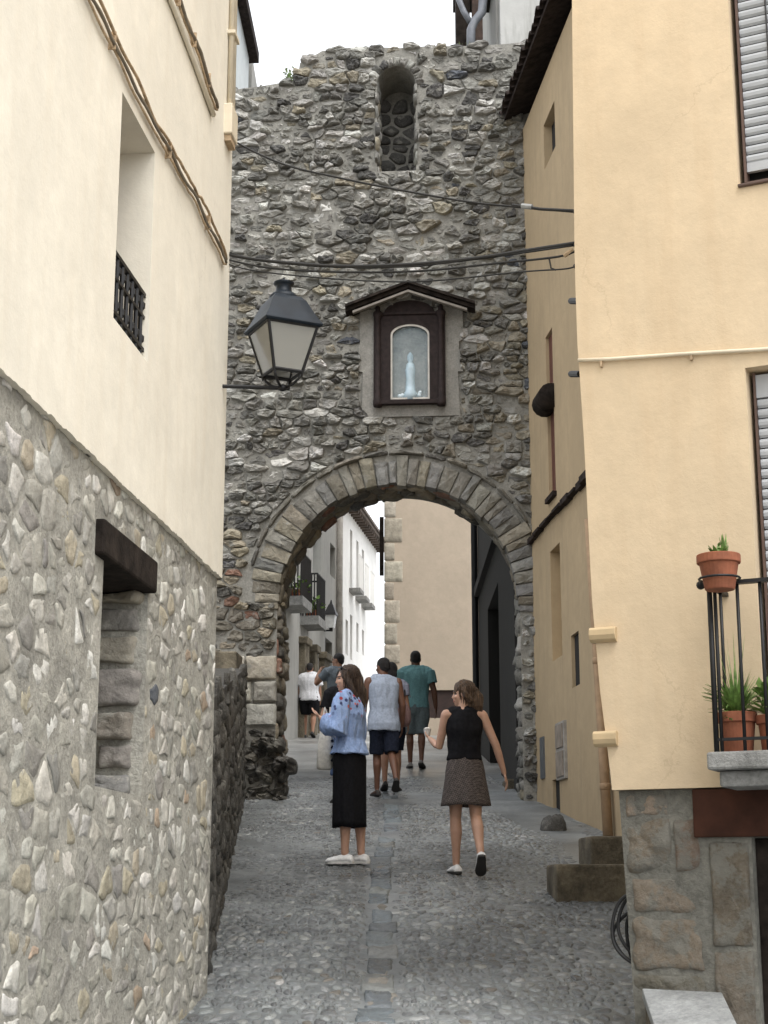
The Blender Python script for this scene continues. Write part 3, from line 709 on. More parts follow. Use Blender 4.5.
for k, (ds, off) in enumerate(((-.34, .02), (-.2, .02))):
    mb = MB(); mb.tube([FL.pt(ds*.5-.03, bz0+.2, off), FL.pt(ds*.5-.03, 11, off)], .018, 8); o = mb.build('conduit_pipe', m_creampipe, smooth=True)
    tag(o, ['cream conduit pipe rising from the junction box, nearer the plaster window', 'cream conduit pipe rising from the junction box at the very wall corner'][k], 'conduit pipe')
mb = MB(); mb.fbox(FL, -.24, -.09, FL.px(226, 28)[1]-.012, FL.px(226, 28)[1]+.012, -.01, .05); tag(mb.build('pipe_bracket', m_creampipe, bevel=.003), 'cream bracket clamping the two conduit pipes at the corner', 'pipe bracket')

# lantern on its bracket
lc = at(283, 340, 9.02); lx_, ly_ = lc.x, lc.y
zz_ = lambda v: at(283, v, 9.02).z
lan = thing('street_lantern', 'large black iron street lantern hanging out from the left house corner before the gate', 'lantern', (lx_, ly_, zz_(392)))
ro = R(26)
def sq(r_, z_, k=4): return [Vector((lx_+r_*cos(2*pi*i/k+pi/4+ro), ly_+r_*sin(2*pi*i/k+pi/4+ro), z_)) for i in range(k)]
rk = .0059/cos(pi/4)
mb = MB(); mb.loft([sq(.245, zz_(331)), sq(.26, zz_(329)), sq(.238, zz_(325)), sq(.205, zz_(318)), sq(.15, zz_(304)), sq(.115, zz_(299))])
mb.build('hood', m_hood, lan, bevel=.004)
mb = MB(); zt = zz_(300)
mb.lathe((lx_, ly_, 0), [(.085, zt-.01), (.088, zt+.015), (.07, zt+.035), (.05, zt+.045), (.045, zt+.085), (.055, zt+.092), (.062, zt+.1), (.062, zt+.108), (.03, zt+.118), (.008, zt+.122), (.006, zt+.14)], 20); mb.build('chimney', m_hood, lan, smooth=True)
T, B_ = sq(.218, zz_(331)), sq(.125, zz_(374))
mb = MB()
for i in range(4):
    j = (i+1) % 4; mb.tube([T[i], B_[i]], .011, 6); mb.tube([B_[i], B_[j]], .011, 6); mb.tube([T[i], T[j]], .011, 6)
    mb.tube([B_[i], B_[i]+Vector((0, 0, -.03))], [.012, .004], 6)
mb.build('frame', m_iron, lan)
for i in range(4):
    j = (i+1) % 4; mb = MB(); cN = (T[i]+T[j]+B_[i]+B_[j])/4; nn_ = Vector((cN.x-lx_, cN.y-ly_, 0)).normalized()*.003
    mb.hexa([B_[i]-nn_, B_[j]-nn_, B_[j]+nn_, B_[i]+nn_, T[i]-nn_, T[j]-nn_, T[j]+nn_, T[i]+nn_]); mb.build('glass_pane', m_frosted, lan)
mb = MB(); zb_ = zz_(388)
for i in range(4):
    d = B_[i]-Vector((lx_, ly_, B_[i].z)); c0 = Vector((lx_, ly_, 0))
    mb.tube([c0+d*.95+Vector((0, 0, zz_(375))), c0+d*.85+Vector((0, 0, zz_(380))), c0+d*.55+Vector((0, 0, zz_(385))), c0+d*.12+Vector((0, 0, zb_))], .0085, 6)
mb.lathe((lx_, ly_, 0), [(.008, zb_-.02), (.028, zb_-.01), (.028, zb_+.012), (.012, zb_+.02)], 10); mb.build('scroll_holder', m_iron, lan, smooth=True)
mb = MB(); wp = FL.pt(-.12, zz_(386), -.02); mb.tube([wp, Vector((lx_, ly_, zb_)), Vector((lx_, ly_, zb_))+(Vector((lx_, ly_, zb_))-wp)*.12], .012, 8)
mb.build('wall_bracket', m_iron, lan)

# low parapet behind the left house
pa, pb = Vector((-1.72, 19.75, 0)), Vector((-1.02, 9.5, 0)); tp = (pa-pb).normalized(); FP = Frame((pb.x, pb.y), (tp.x, tp.y), (tp.y, -tp.x))
LP = (pa-pb).length; par = thing('parapet_wall', 'low dark stained stone parapet along the left edge of the street', 'low wall', pb+Vector((0, 0, G(9.5))))
gz = lambda s: G(pb.y+s*tp.y); m_parap = M_mortar('dark_mortar', (.06, .056, .048), 4, .6, .45)
mb = MB(); P = [(0, gz(0)-.3), (LP, gz(LP)-.3), (LP, gz(LP)+1.62), (0, gz(0)+1.60)]
mb.prism(P, lambda s, z: FP.pt(s, z, 0), lambda s, z: FP.pt(s, z, -.6)); mb.build('wall_core', m_parap, par)
mb = MB()
for poly in cells(0, LP, 0, 1.55, .26, .15, rg, .45, .12):
    lump(mb, inset(poly, .014, rg, .08), lambda s, z, o: FP.pt(min(s, LP), gz(s)+z, o), -.03, rg.uniform(.006, .03), pick([(3, (.048, .045, .039)), (2, (.075, .07, .06)), (1, (.03, .029, .026))], rg), rg, 1, .22, .2)
mb.build('stones', m_gate, par, smooth=True, vcol=True)
s, z = gp(215, 657)
mb = MB(); mb.fbox(FG, -2.7, gp(243, 657)[0], z-.7, z, .02, .5); tag(mb.build('stone_ledge', m_cutstone, bevel=.02), 'flat topped pale stone ledge between the parapet and the left gate pier', 'stone ledge')

# ------------------------------------------------------------------ the ochre house at the right front
oh = thing('ochre_house', 'smooth ochre house with balcony and blinds at the right front of the street', 'house', FF.pt(0, G(8)))
cor = [FF.px(*q) for q in ((612, 790), (610, 770), (600, 690), (592, 600), (584, 440), (580, 380), (577.5, 345), (575.5, 290), (574.5, 250), (572, 0))]
zo = FF.px(612, 790)[1]; zb2 = -.6
P = [(6, zo)]+[(6, 11.0), (cor[-1][0]-.03, 11.0)]+cor[::-1][:-1]+[(cor[0][0], zo)]
mb = MB(); mb.prism(P, lambda s, z: FF.pt(s, z, 0), lambda s, z: FF.pt(s, z, -3.2))
fac = mb.build('plaster_wall', m_ochre, oh)
u0, uz0 = FF.px(742, 184); v0, vz1 = FF.px(745, 368)
vz0 = FF.px(745, 752)[1]
kb = MB(); kb.fbox(FF, u0-.02, u0+1.1, uz0, uz0+1.75, .3, -.3); kb.fbox(FF, v0, v0+1.0, vz0, vz1, .3, -.3); cut(fac, kb)
# stone base of the pillar and door
bs0, _ = FF.px(616, 800); bs1, _ = FF.px(638, 1024)
rl0, rlz1 = FF.px(691, 791); _, rlz0 = FF.px(691, 838)
pR = FF.px(757, 950, -.05)[0]
mb = MB(); P = [(bs1+.05, zb2), (pR, zb2), (pR, rlz0), (6, rlz0), (6, zo-.003), (bs0, zo-.003)]
mb.prism(P, lambda s, z: FF.pt(s, z, -.05), lambda s, z: FF.pt(s, z, -3.1))
bcore = mb.build('stone_pillar', M_mortar('pillar_mortar', (.185, .18, .155), 3, .9, .55), oh)
rg = random.Random(33); mb = MB(); fF = lambda s, z, o: FF.pt(s, z, o-.05)
PB = [(3, (.17, .153, .118)), (2, (.21, .17, .125)), (2.5, (.145, .145, .115)), (1.2, (.30, .285, .245)), (.6, (.22, .155, .115))]
pm = FF.px(706, 900)[0]; z = zb2
hh = [.34, .3, .26, .22, .2, .14, .2, .17, .13, .16, .2]; k = 0
while z < zo-.05:
    h_ = min(rg.choice((.15, .19, .22, .27)), zo-z-.01); lf = bs1+(bs0-bs1)*(z-zb2)/(zo-zb2)+.012
    rt_ = pm-.02 if z < rlz0-.05 else rl0-.12
    m_ = lf+(rt_-lf)*rg.choice((.45, .62, 1, 1))
    for a, b_ in ((lf, m_), (m_, rt_)):
        if b_-a > .05:
            lump(mb, inset(densify([(a, z), (b_, z), (b_, z+h_), (a, z+h_)], .06), .012, rg, .06), fF, -.03, rg.uniform(.0, .016), pick(PB, rg, .25), rg, 2, .22, .3, rings=((1, 0), (.98, .6), (.9, .9), (.72, 1), (.5, 1), (.25, 1)), rag=.03)
    z += h_
z = zb2
for h_ in (.55, .62, .5, .6, .5, .55):
    if z > rlz0-.02: break
    h2 = min(h_, rlz0-.012-z)
    lump(mb, inset(densify([(pm+.01, z), (pR-.01, z), (pR-.01, z+h2), (pm+.01, z+h2)], .05), .008, rg, .02), fF, -.04, .016, pick([(1, (.15, .12, .085)), (1, (.185, .16, .12))], rg), rg, 2, .12, .22, rings=((1, 0), (.99, .7), (.96, .95), (.8, 1), (.6, 1), (.35, 1)))
    z += h2
mb.build('pillar_stones', M_stone('weathered_stone', scale=9, bmp=1.0, smear=(.185, .18, .155), cover=.47), oh, smooth=True, vcol=True)
mb = MB(); mb.fbox(FF, rl0, 5.9, rlz0+.003, zo-.006, -.2, -.012); mb.build('door_lintel', m_brownmetal, oh, bevel=.006)
mb = MB(); mb.fbox(FF, pR+.003, pR+1.3, zb2, rlz0-.003, -.2, -.12); mb.build('door', m_wood, oh)
def blind(frame, s0, s1, z0, z1, o, par, gap):
    wd = MB(); wd.fbox(frame, s0-.02, s1, z0-.01, z1+.02, o-.09, o-.06); W = wd.build('window', m_black, par)
    fb = MB(); fb.fbox(frame, s0, s0+.012, z0, z1, o-.05, o+.03); fb.fbox(frame, s0, s1, z0-.0, z0+.02, o-.05, o+.03); fb.build('frame', m_frame, W)
    mb_ = MB(); p = .052; z = z0+gap
    while z < z1-.12:
        mb_.add([frame.pt(s_, z+dz, o+do) for s_ in (s0+.014, s1) for dz, do in ((0, .006), (.012, .016), (.03, .018), (p-.008, .012), (p-.002, -.004))],
                [(k, k+1, 6+k, 5+k) for k in range(4)])
        z += p
    mb_.fbox(frame, s0+.014, s1, z0+gap-.05, z0+gap, o-.01, o+.016)
    mb_.build('blind', m_slat, W, recalc=False)
    mb_ = MB(); mb_.tube([frame.pt(s0+.16, z0+gap-.02, o+.022), frame.pt(s0+.16, z1-.1, o+.022)], .005, 5); mb_.build('cord', m_cable, W)
    mb_ = MB(); mb_.fbox(frame, s0+.002, s1, z1-.13, z1-.01, o-.04, o+.02); mb_.build('blind_box', m_slat, W)
blind(FF, u0+.005, u0+1.05, uz0+.005, uz0+1.74, -.07, oh, .13)
blind(FF, v0+.02, v0+.97, vz0+.01, vz1-.01, -.1, oh, .1)
mb = MB(); mb.fbox(FF, u0-.02, u0+1.1, uz0-.02, uz0-.004, -.1, .02); mb.build('window_sill', m_frame, oh, bevel=.004)
# balcony
bo = .34; FB = FF.shift(bo)
c0, cz1 = FB.px(706, 752); _, cz0 = FB.px(706, 770); d0, dz0 = FB.px(716, 782)
bal = thing('balcony', 'concrete balcony with black iron railing on the ochre house', 'balcony', FF.pt(c0, cz0))
mb = MB(); mb.fbox(FF, c0, c0+1.7, cz0, cz1, -.02, bo); mb.fbox(FF, d0, c0+1.6, dz0-.02, cz0-.002, -.02, bo-.06); mb.build('slab', m_conc, bal, bevel=.012)
rs0, rz1 = FB.px(708, 584, -.03); rs0 += .0
mb = MB(); o1 = bo-.03
mb.fbox(FF, rs0-.02, c0+1.65, rz1-.012, rz1+.006, o1-.02, o1+.02); mb.fbox(FF, rs0-.01, rs0+.02, rz1-.012, rz1+.006, -.01, o1-.021)
mb.fbox(FF, rs0-.005, c0+1.65, cz1+.05, cz1+.064, o1-.008, o1+.008)
c_ = FF.pt(rs0-.035, rz1-.003, o1); mb.ball(c_, .022, 10, 7)
mb.build('top_rail', m_iron, bal)
sps = [(rs0+.005, .013), (rs0+.03, .009)]+[(rs0+.03+.107*k, .0085) for k in range(1, 16)]
for s, r_ in sps:
    mb = MB(); mb.tube([FF.pt(s, cz1-.005, o1), FF.pt(s, rz1, o1)], r_, 8); mb.build('baluster', m_iron, bal, smooth=True)
for k in range(1, 3):
    mb = MB(); mb.tube([FF.pt(rs0+.005, cz1-.005, o1*k/3), FF.pt(rs0+.005, rz1, o1*k/3)], .0085, 8); mb.build('baluster', m_iron, bal, smooth=True)
def pot(name, label, c, rt, rb, h, plant, cat='flower pot', group=None):
    t_ = thing(name, label, cat, c, group)
    mb_ = MB(); mb_.lathe(c, [(rb*.96, 0), (rb, .008), (rt*.9, h*.72), (rt*.9, h*.74), (rt, h*.75), (rt*1.02, h*.77), (rt*1.02, h*.98), (rt, h), (rt*.88, h), (rt*.86, h*.85)], 28); mb_.build('pot', m_terra, t_, smooth=False, bevel=.002)
    mb_ = MB(); mb_.lathe(c, [(rt*.86, h*.84), (rt*.85, h*.88), (rt*.4, h*.93), (.01, h*.93)], 18); mb_.build('soil', m_soil, t_)
    pb_ = MB(); plant(pb_, Vector(c)+Vector((0, 0, h*.86))); pb_.build('plant', m_leaf, t_, recalc=False); return t_
s_, z_ = FB.px(723, 592, .02); zt_ = FB.px(723, 557, .02)[1]; hp = zt_-z_
pot('flower_pot', 'terracotta pot with a small succulent perched on the corner of the balcony rail', FF.pt(s_, z_, o1+.105), .1, .07, hp, lambda m, b_: (tuft(m, b_, 14, .1, .08, rg, .013, .5), tuft(m, b_+Vector((.03, 0, 0)), 7, .12, .04, rg, .012, .1), leafy(m, b_, 14, .06, rg, .035)))
mb = MB(); c = FF.pt(s_, rz1, o1+.105); mb.tube([c+Vector((.094*cos(a*pi/12), .094*sin(a*pi/12), 0)) for a in range(25)], .006, 5); mb.tube([FF.pt(s_, rz1, o1), FF.pt(s_, rz1, o1+.02)], .006, 5); mb.build('pot_ring', m_iron, bal)
s_ = FF.px(738, 748, .2)[0]
ph = FF.px(738, 710, .2)[1]-FF.px(738, 748, .2)[1]
pot('flower_pot', 'terracotta pot of long grassy leaves standing on the balcony floor', FF.pt(s_, cz1, .19), .092, .068, .19, lambda m, b_: (tuft(m, b_, 150, .26, .17, rg, .008, .6), tuft(m, b_, 14, .42, .14, rg, .003, .2), tuft(m, b_, 40, .12, .16, rg, .008, .9), leafy(m, b_+Vector((-.05, -.05, -.03)), 25, .08, rg, .035)))
s_ = FF.px(776, 748, .2)[0]
pot('flower_pot', 'terracotta pot with bushy pale green plant at the right edge of the balcony', FF.pt(s_, cz1, .19), .085, .065, .17, lambda m, b_: (leafy(m, b_, 220, .16, rg, .05), tuft(m, b_, 40, .14, .16, rg, .012, .7)))
# cream conduit and ochre ducts across the ochre wall
mb = MB(); q = [FF.px(*p) for p in ((579, 361), (610, 360), (680, 355), (768, 350), (830, 346))]
mb.tube([FF.pt(s, z, .014) for s, z in q], .0105, 8); cp = mb.build('wall_conduit', m_creampipe, smooth=True); tag(cp, 'thin cream conduit running across the ochre wall above the balcony window', 'conduit')
for p in ((602, 364), (692, 357)):
    mb = MB(); s, z = FF.px(*p); mb.fbox(FF, s-.006, s+.006, z-.02, z+.015, -.01, .02); mb.build('clip', m_tan, cp)
for k, (p0, p1) in enumerate((((597, 643), (617, 627)), ((601, 747), (618, 731)))):
    s0_, z0_ = FF.px(*p0); s1_, z1_ = FF.px(*p1); mb = MB()
    c0_, c1_ = FF.pt(s0_-.035, z0_, .045), FF.pt(s1_, z0_, .045); rr_ = (z1_-z0_)/2
    prof = [(-.03, 0), (.012, 0), (.034, .012), (.042, .035), (.04, rr_*2-.012), (.03, rr_*2), (-.03, rr_*2)]
    mb.loft([[FF.pt(s_q, z0_+zq, oq) for oq, zq in prof] for s_q in (s0_-.03, s1_)]); o = mb.build('pipe_box', m_ochrepipe, bevel=.003)
    tag(o, ['upper ochre painted pipe box wrapping the corner of the ochre house', 'lower ochre painted pipe box wrapping the corner of the ochre house'][k], 'pipe box')
# black hose coil on the pillar corner
mb = MB(); hc = FF.pt(bs1-.075, 0, -.02); zc = at(612, 930, 8.05).z; rg2 = random.Random(4)
hc = FF.pt(FF.px(631, 930)[0], 0, -.09)
for k, (rx_, rz_, dz_) in enumerate(((.125, .165, 0), (.10, .14, .02), (.135, .12, -.03), (.07, .15, -.02))):
    P = [hc+FF.t*(-rx_*sin(a)**1.0)-FF.n*(.02*k)+Vector((0, 0, zc+dz_+rz_*cos(a)+.01*sin(3*a+k))) for a in [pi*(i/20) for i in range(21)]]
    mb.tube(P, .009, 8)
tag(mb.build('hose_coil', m_cable, smooth=True), 'loop of black hose hanging at the corner of the stone pillar', 'hose')
# marble topped bench
bz = at(650, 989, 7.2).z; bq0 = FF.px(642, 988, .0)[0]; bq1 = FF.px(722, 992, .0)[0]
bench = thing('stone_bench', 'stone bench with a sloping white marble slab against the pillar at bottom right', 'bench', FF.pt(bq0, G(7.3)))
pbl, pbr = FF.pt(bq0, FF.px(642, 988)[1], .0), FF.pt(bq1, FF.px(721, 992)[1], .0)
off = Vector((-.03, -.52, 0)); pfl, pfr = at(657, 1034, pbl.y-.5), at(743, 1036, pbr.y-.5); dn = Vector((0, 0, -.05))
mb = MB(); mb.hexa([pbl+dn, pbr+dn, pfr+dn, pfl+dn, pbl, pbr, pfr, pfl]); mb.build('marble_top', m_marble, bench, bevel=.006)
i_ = lambda p: Vector((p.x+(.012 if p in (pbl, pfl) else -.012), p.y, p.z-.052))
mb = MB(); Q = [i_(p) for p in (pbl, pbr, pfr, pfl)]; mb.hexa([Vector((q.x, q.y, .3)) for q in Q]+Q); mb.build('base', m_cutstone, bench)
# stone blocks beside the street
g1_ = ground_at(557, 903)
blk = MB(); zt_ = at(552, 864, g1_.y).z
def wonky(mb_, o, sd):
    return o
mb = MB(); fK = Frame((g1_.x, g1_.y), (1, .05), (.05, -1))
mb.fbox(fK, 0, .95, g1_.z-.1, zt_, -.5, 0); o = mb.build('stone_block', m_cutstone, bevel=.02); tag(o, 'long squared stone block lying across the right edge of the street', 'stone block')
g2_ = at(591, 864, 13.4); mb = MB(); fK = Frame((g2_.x, 13.4), (1, .05), (.05, -1)); mb.fbox(fK, 0, .9, g2_.z-.4, at(586, 836, 13.4).z, -.6, 0)
o = mb.build('stone_block', m_cutstone, bevel=.02); tag(o, 'short stone block under the foot of the drainpipe', 'stone block')
g3_ = ground_at(553, 830); mb = MB()
lump(mb, [(g3_.x+.13*cos(a*pi/5)*rg.uniform(.8, 1.15), g3_.y+.14*sin(a*pi/5)*rg.uniform(.85, 1.1)) for a in range(10)], lambda a, b_, o: (a, b_, g3_.z+o), -.1, .11, (.055, .052, .047), rg, 2, .22, .16, rings=((1, 0), (1.04, .45), (.97, .72), (.8, .9), (.5, 1), (.25, 1.03)), rag=.06)
o = mb.build('kerb_boulder', m_gate, smooth=True, vcol=True); tag(o, 'rough dark boulder at the foot of the old ochre side wall', 'boulder')
g4_ = ground_at(507, 790); mb = MB(); fK = Frame((g4_.x, g4_.y+.15), (1, .03), (.03, -1)); mb.fbox(fK, 0, .5, g4_.z-.2, at(507, 778, g4_.y).z, -.5, 0)
o = mb.build('stone_block', m_cutstone, bevel=.03); tag(o, 'worn grey stone step at the foot of the right gate jamb', 'stone step')

# ------------------------------------------------------------------ old ochre house along the right side
sh = thing('side_house', 'weathered darker ochre house with tiled eaves along the right side before the gate', 'house', FS.pt(0, G(19.8)))
sE = FS.px(505, 118, .25); zE = FS.px(528, 128)[1]
sN2 = -9.0
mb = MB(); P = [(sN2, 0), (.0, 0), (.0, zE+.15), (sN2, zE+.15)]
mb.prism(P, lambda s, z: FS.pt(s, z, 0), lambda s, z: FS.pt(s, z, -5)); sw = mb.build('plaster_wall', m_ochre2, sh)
def srect(u0_, v0_, u1_, v1_):              # far top corner, near bottom corner -> s0,s1,z0,z1
    a = FS.px(u0_, v0_); b_ = FS.px(u1_, v1_); return min(a[0], b_[0]), max(a[0], b_[0]), min(a[1], b_[1]), max(a[1], b_[1])
W1 = srect(543.5, 126, 555.5, 146); W2 = srect(545.5, 338, 556, 491); W3 = srect(550, 552, 562.5, 655); W4 = srect(571, 636, 580, 684); W5 = (FS.px(560, 800)[0], FS.px(553, 800)[0], G(18), FS.px(556, 779)[1])
W5 = (min(W5[:2]), max(W5[:2]), W5[2], W5[3])
kb = MB()
wt = lambda q_, k: max(.04, (q_[1]-q_[0])*.21*k)
D1, D2, D4, D5 = wt(W1, .75), wt(W2, .5), wt(W4, .4), wt(W5, .2)
for (a, b_, c, d), dep in ((W1, D1+.1), (W2, D2+.1), (W4, D4+.1), (W5, D5+.1)): kb.fbox(FS, a, b_, c, d, .3, -dep)
kb.fbox(FS, W3[0], W3[1], W3[2], W3[3], .3, -.14); cut(sw, kb)
mb = MB(); mb.fbox(FS, W1[0]-.02, W1[1]+.02, W1[2], W1[3], -D1-.08, -D1); mb.build('attic_opening', m_black, sh)
mb = MB(); mb.fbox(FS, W2[0], W2[1], W2[2], W2[3], -D2-.09, -D2-.03); W = mb.build('window', m_winglass, sh)
mb = MB(); mb.fbox(FS, W2[0], W2[0]+.09, W2[2], W2[3], -D2-.03, -D2); mb.fbox(FS, W2[1]-.09, W2[1], W2[2], W2[3], -D2-.03, -D2); mb.fbox(FS, (W2[0]+W2[1])/2-.12, (W2[0]+W2[1])/2+.12, W2[2], W2[3], -D2-.03, -D2); mb.build('frame', M_plain('red_brown_frame', (.12, .045, .03), .6), W)
mb = MB(); zr = FS.px(551, 400)[1]; mb.tube([FS.pt(W2[0]-.05, zr, .04), FS.pt(W2[1]+.0, zr, .04)], .15, 14); mb.build('rolled_blind', m_wood, W, smooth=True)
mb = MB(); mb.fbox(FS, W2[0]-.04, W2[1]+.04, W2[2]-.06, W2[2]-.004, -.2, .05); mb.build('window_sill', m_tileold, W)
mb = MB(); mb.fbox(FS, W4[0], W4[1], W4[2], W4[3], -D4-.08, -D4); mb.build('small_window', m_black, sh)
mb = MB(); mb.fbox(FS, W5[0], W5[1], W5[2]-.2, W5[3], -D5-.08, -D5); mb.build('cellar_opening', m_black, sh)
M5 = srect(558, 724, 568, 778); mb = MB(); mb.fbox(FS, *M5, -.02, .035); o = mb.build('meter_cabinet', m_greydoor, bevel=.004); tag(o, 'grey brown meter cabinet door on the old ochre side wall', 'meter cabinet')
mb = MB()
for (f0_, f1_, g0_, g1_) in ((.1, .9, .55, .95), (.1, .9, .05, .48)):
    w5, h5 = M5[1]-M5[0], M5[3]-M5[2]; mb.fbox(FS, M5[0]+w5*f0_, M5[0]+w5*f1_, M5[2]+h5*g0_, M5[2]+h5*g1_, .036, .05)
mb.build('door', M_plain('door_panel', (.26, .22, .18), .7, var=.3), o)
M6 = srect(541, 738, 545.5, 778); mb = MB(); mb.fbox(FS, *M6, -.02, .02); o = mb.build('wall_plate', M_plain('blue_grey_plate', (.10, .11, .12), .4)); tag(o, 'narrow dark blue plate on the side wall near the gate', 'wall plate')
# sloping tile ledge, broken edge
q = [FS.px(*p) for p in ((534, 541), (578, 487))]; zl = (q[0][1]+q[1][1])/2
mb = MB(); s = q[1][0]-3
while s < .0:
    ln = rg.uniform(.25, .5); mb.fbox(FS, s, min(s+ln-.01, 0), zl-.03+rg.uniform(-.02, .02), zl+.02+rg.uniform(-.015, .02), -.05, .05+rg.uniform(0, .04)); s += ln
mb.build('tile_ledge', m_tileold, sh)
mb = MB(); P = [(sN2, zl-.05), (0, zl-.05), (0, .5), (sN2, .5)]
# eave: boarded soffit, tile ends
eo = .24; zT = sE[1]
mb = MB(); mb.add([FS.pt(s, z, o_) for s in (sN2, .25) for z, o_ in ((zT+.02, eo), (zT+.28, -.6), (zT+.34, -.6), (zT+.08, eo))], [(0, 1, 5, 4), (1, 2, 6, 5), (2, 3, 7, 6), (3, 0, 4, 7), (0, 3, 2, 1), (4, 5, 6, 7)]); mb.build('eave_boards', m_tileold, sh)
mb = MB(); s = sN2
while s < .25:
    P = []
    for k in range(9):
        a = pi*k/8; P.append((s+.085-.085*cos(a), .075*sin(a)))
    rings = []
    for (o_, zz0) in ((eo+.07+rg.uniform(-.02, .02), zT+.07), (-.6, zT+.36)):
        rings.append([FS.pt(x, zz0+y, o_) for x, y in P]+[FS.pt(x, zz0+y*.75-.012, o_) for x, y in P[::-1]])
    mb.loft(rings); s += .19
mb.build('roof_tiles', m_tileold, sh)
mb = MB(); mb.add([FS.pt(s, z, o_) for s in (sN2, .25) for z, o_ in ((zT+.34, -.5), (zT+1.8, -4.5), (zT+.2, -4.5), (zT+.1, -.5))], [(0, 1, 5, 4), (1, 2, 6, 5), (2, 3, 7, 6), (3, 0, 4, 7), (0, 3, 2, 1), (4, 5, 6, 7)]); mb.build('roof', m_tile, sh)
# drainpipe
q = [FS.px(*p, .07) for p in ((591, 570), (597, 660), (602, 740), (606, 800), (608, 834))]; sd_ = FS.px(603, 820, .07)[0]
dp = thing('drainpipe', 'ochre brown drainpipe with joint collars at the near end of the side wall', 'drainpipe', FS.pt(sd_, FS.px(607, 836, .07)[1], .07))
zz0, zz1 = FS.px(607, 838, .07)[1], FS.px(592, 560, .07)[1]
PQ = [FS.px(*p, .07) for p in ((608, 836), (603.5, 760), (599.5, 690), (594, 600), (589, 520))]; mb = MB(); mb.tube([FS.pt(s, z, .07) for s, z in PQ], .05, 12); mb.build('pipe', m_drain, dp, smooth=True)
def pipe_s(z):
    for (sa, za), (sb, zb_) in zip(PQ, PQ[1:]):
        if z <= zb_: return sa+(sb-sa)*(z-za)/(zb_-za)
    return PQ[-1][0]
for v in (660, 790):
    z = FS.px(605, v, .07)[1]; mb = MB(); mb.lathe(FS.pt(pipe_s(z), z, .07), [(.05, 0), (.056, .005), (.056, .06), (.05, .065)], 14); mb.build('collar', m_drain, dp, smooth=True)

# ------------------------------------------------------------------ wires across the street
def wire(label, pts, r=.007, extra=()):
    P = []
    pts = [Vector(p) for p in pts]
    for i in range(len(pts)-1):
        p0, p1, p2, p3 = pts[max(i-1, 0)], pts[i], pts[i+1], pts[min(i+2, len(pts)-1)]
        for k in range(10):
            t_ = k/10; P.append(.5*((2*p1)+(p2-p0)*t_+(2*p0-5*p1+4*p2-p3)*t_*t_+(3*p1-p0-3*p2+p3)*t_**3))
    P.append(pts[-1]); mb_ = MB(); mb_.tube(P, r, 6); o = mb_.build('overhead_wire', m_cable, smooth=True); tag(o, label, 'wire', 'wires across the street'); return o
Y = lambda u: 9.15-(u-222)/353*1.02
line = lambda *q: [at(u, v, Y(u)) for u, v in q]
o1_ = wire('topmost black wire slanting down across the gate to the ochre corner', line((215, 118), (226, 136), (280, 163), (340, 178), (400, 190), (470, 202), (530, 208), (576, 212)), .0065)
mb = MB(); mb.tube(line((512, 205), (540, 209), (576, 211)), .009, 6); mb.build('sheath', m_cable, o1_); mb = MB(); mb.tube(line((522, 206), (532, 207)), .016, 8); mb.build('connector', m_marble, o1_)
o2_ = wire('thickest black cable sagging between the two house corners above the shrine', line((220, 253), (260, 260), (330, 266), (400, 265), (470, 259), (530, 250), (576, 243)), .0105)
mb = MB(); mb.tube(line((221, 250), (250, 259), (300, 263), (360, 268), (420, 266), (500, 256), (576, 245)), .006, 6); mb.build('strand', m_cable, o2_, smooth=True)
o3_ = wire('second sagging wire just below the thick cable above the shrine', line((220, 258), (270, 268), (340, 272), (420, 271), (500, 263), (556, 257), (576, 251)), .0065)
mb = MB(); mb.tube(line((549, 258), (551, 268), (556, 270)), .005, 5); mb.build('drop', m_cable, o3_); mb = MB(); mb.tube(line((564, 256), (573, 250)), .012, 6); mb.build('splice', m_tan, o3_)
wire('lowest thin wire passing just above the shrine roof peak', line((221, 262), (250, 270), (300, 276), (370, 281), (430, 281), (520, 272), (564, 269), (576, 266)), .0045)
for (v, nm) in ((212, 'top'), (245, 'middle'), (266, 'low')):
    p = at(576, v, Y(576)); mb = MB(); mb.tube([p, p+Vector((.05, .03, 0))], .01, 6); mb.ball(p, .016, 8, 6); o = mb.build('wire_anchor', m_iron)
    tag(o, {'top': 'topmost iron wire anchor on the ochre house corner', 'middle': 'iron anchor of the thick sagging cable on the ochre corner', 'low': 'lowest iron wire anchor on the ochre house corner'}[nm], 'wire anchor')
for (u0_, v, u1_) in ((573, 301, 579), (573, 374, 580)):
    mb = MB(); mb.tube([at(u0_-2, v, 8.25), at(u1_, v, 8.12)], .018, 8); o = mb.build('wall_stub', m_iron)
    tag(o, 'short dark iron stub at the ochre corner '+('below the wires' if v < 330 else 'below the cream conduit'), 'iron stub')

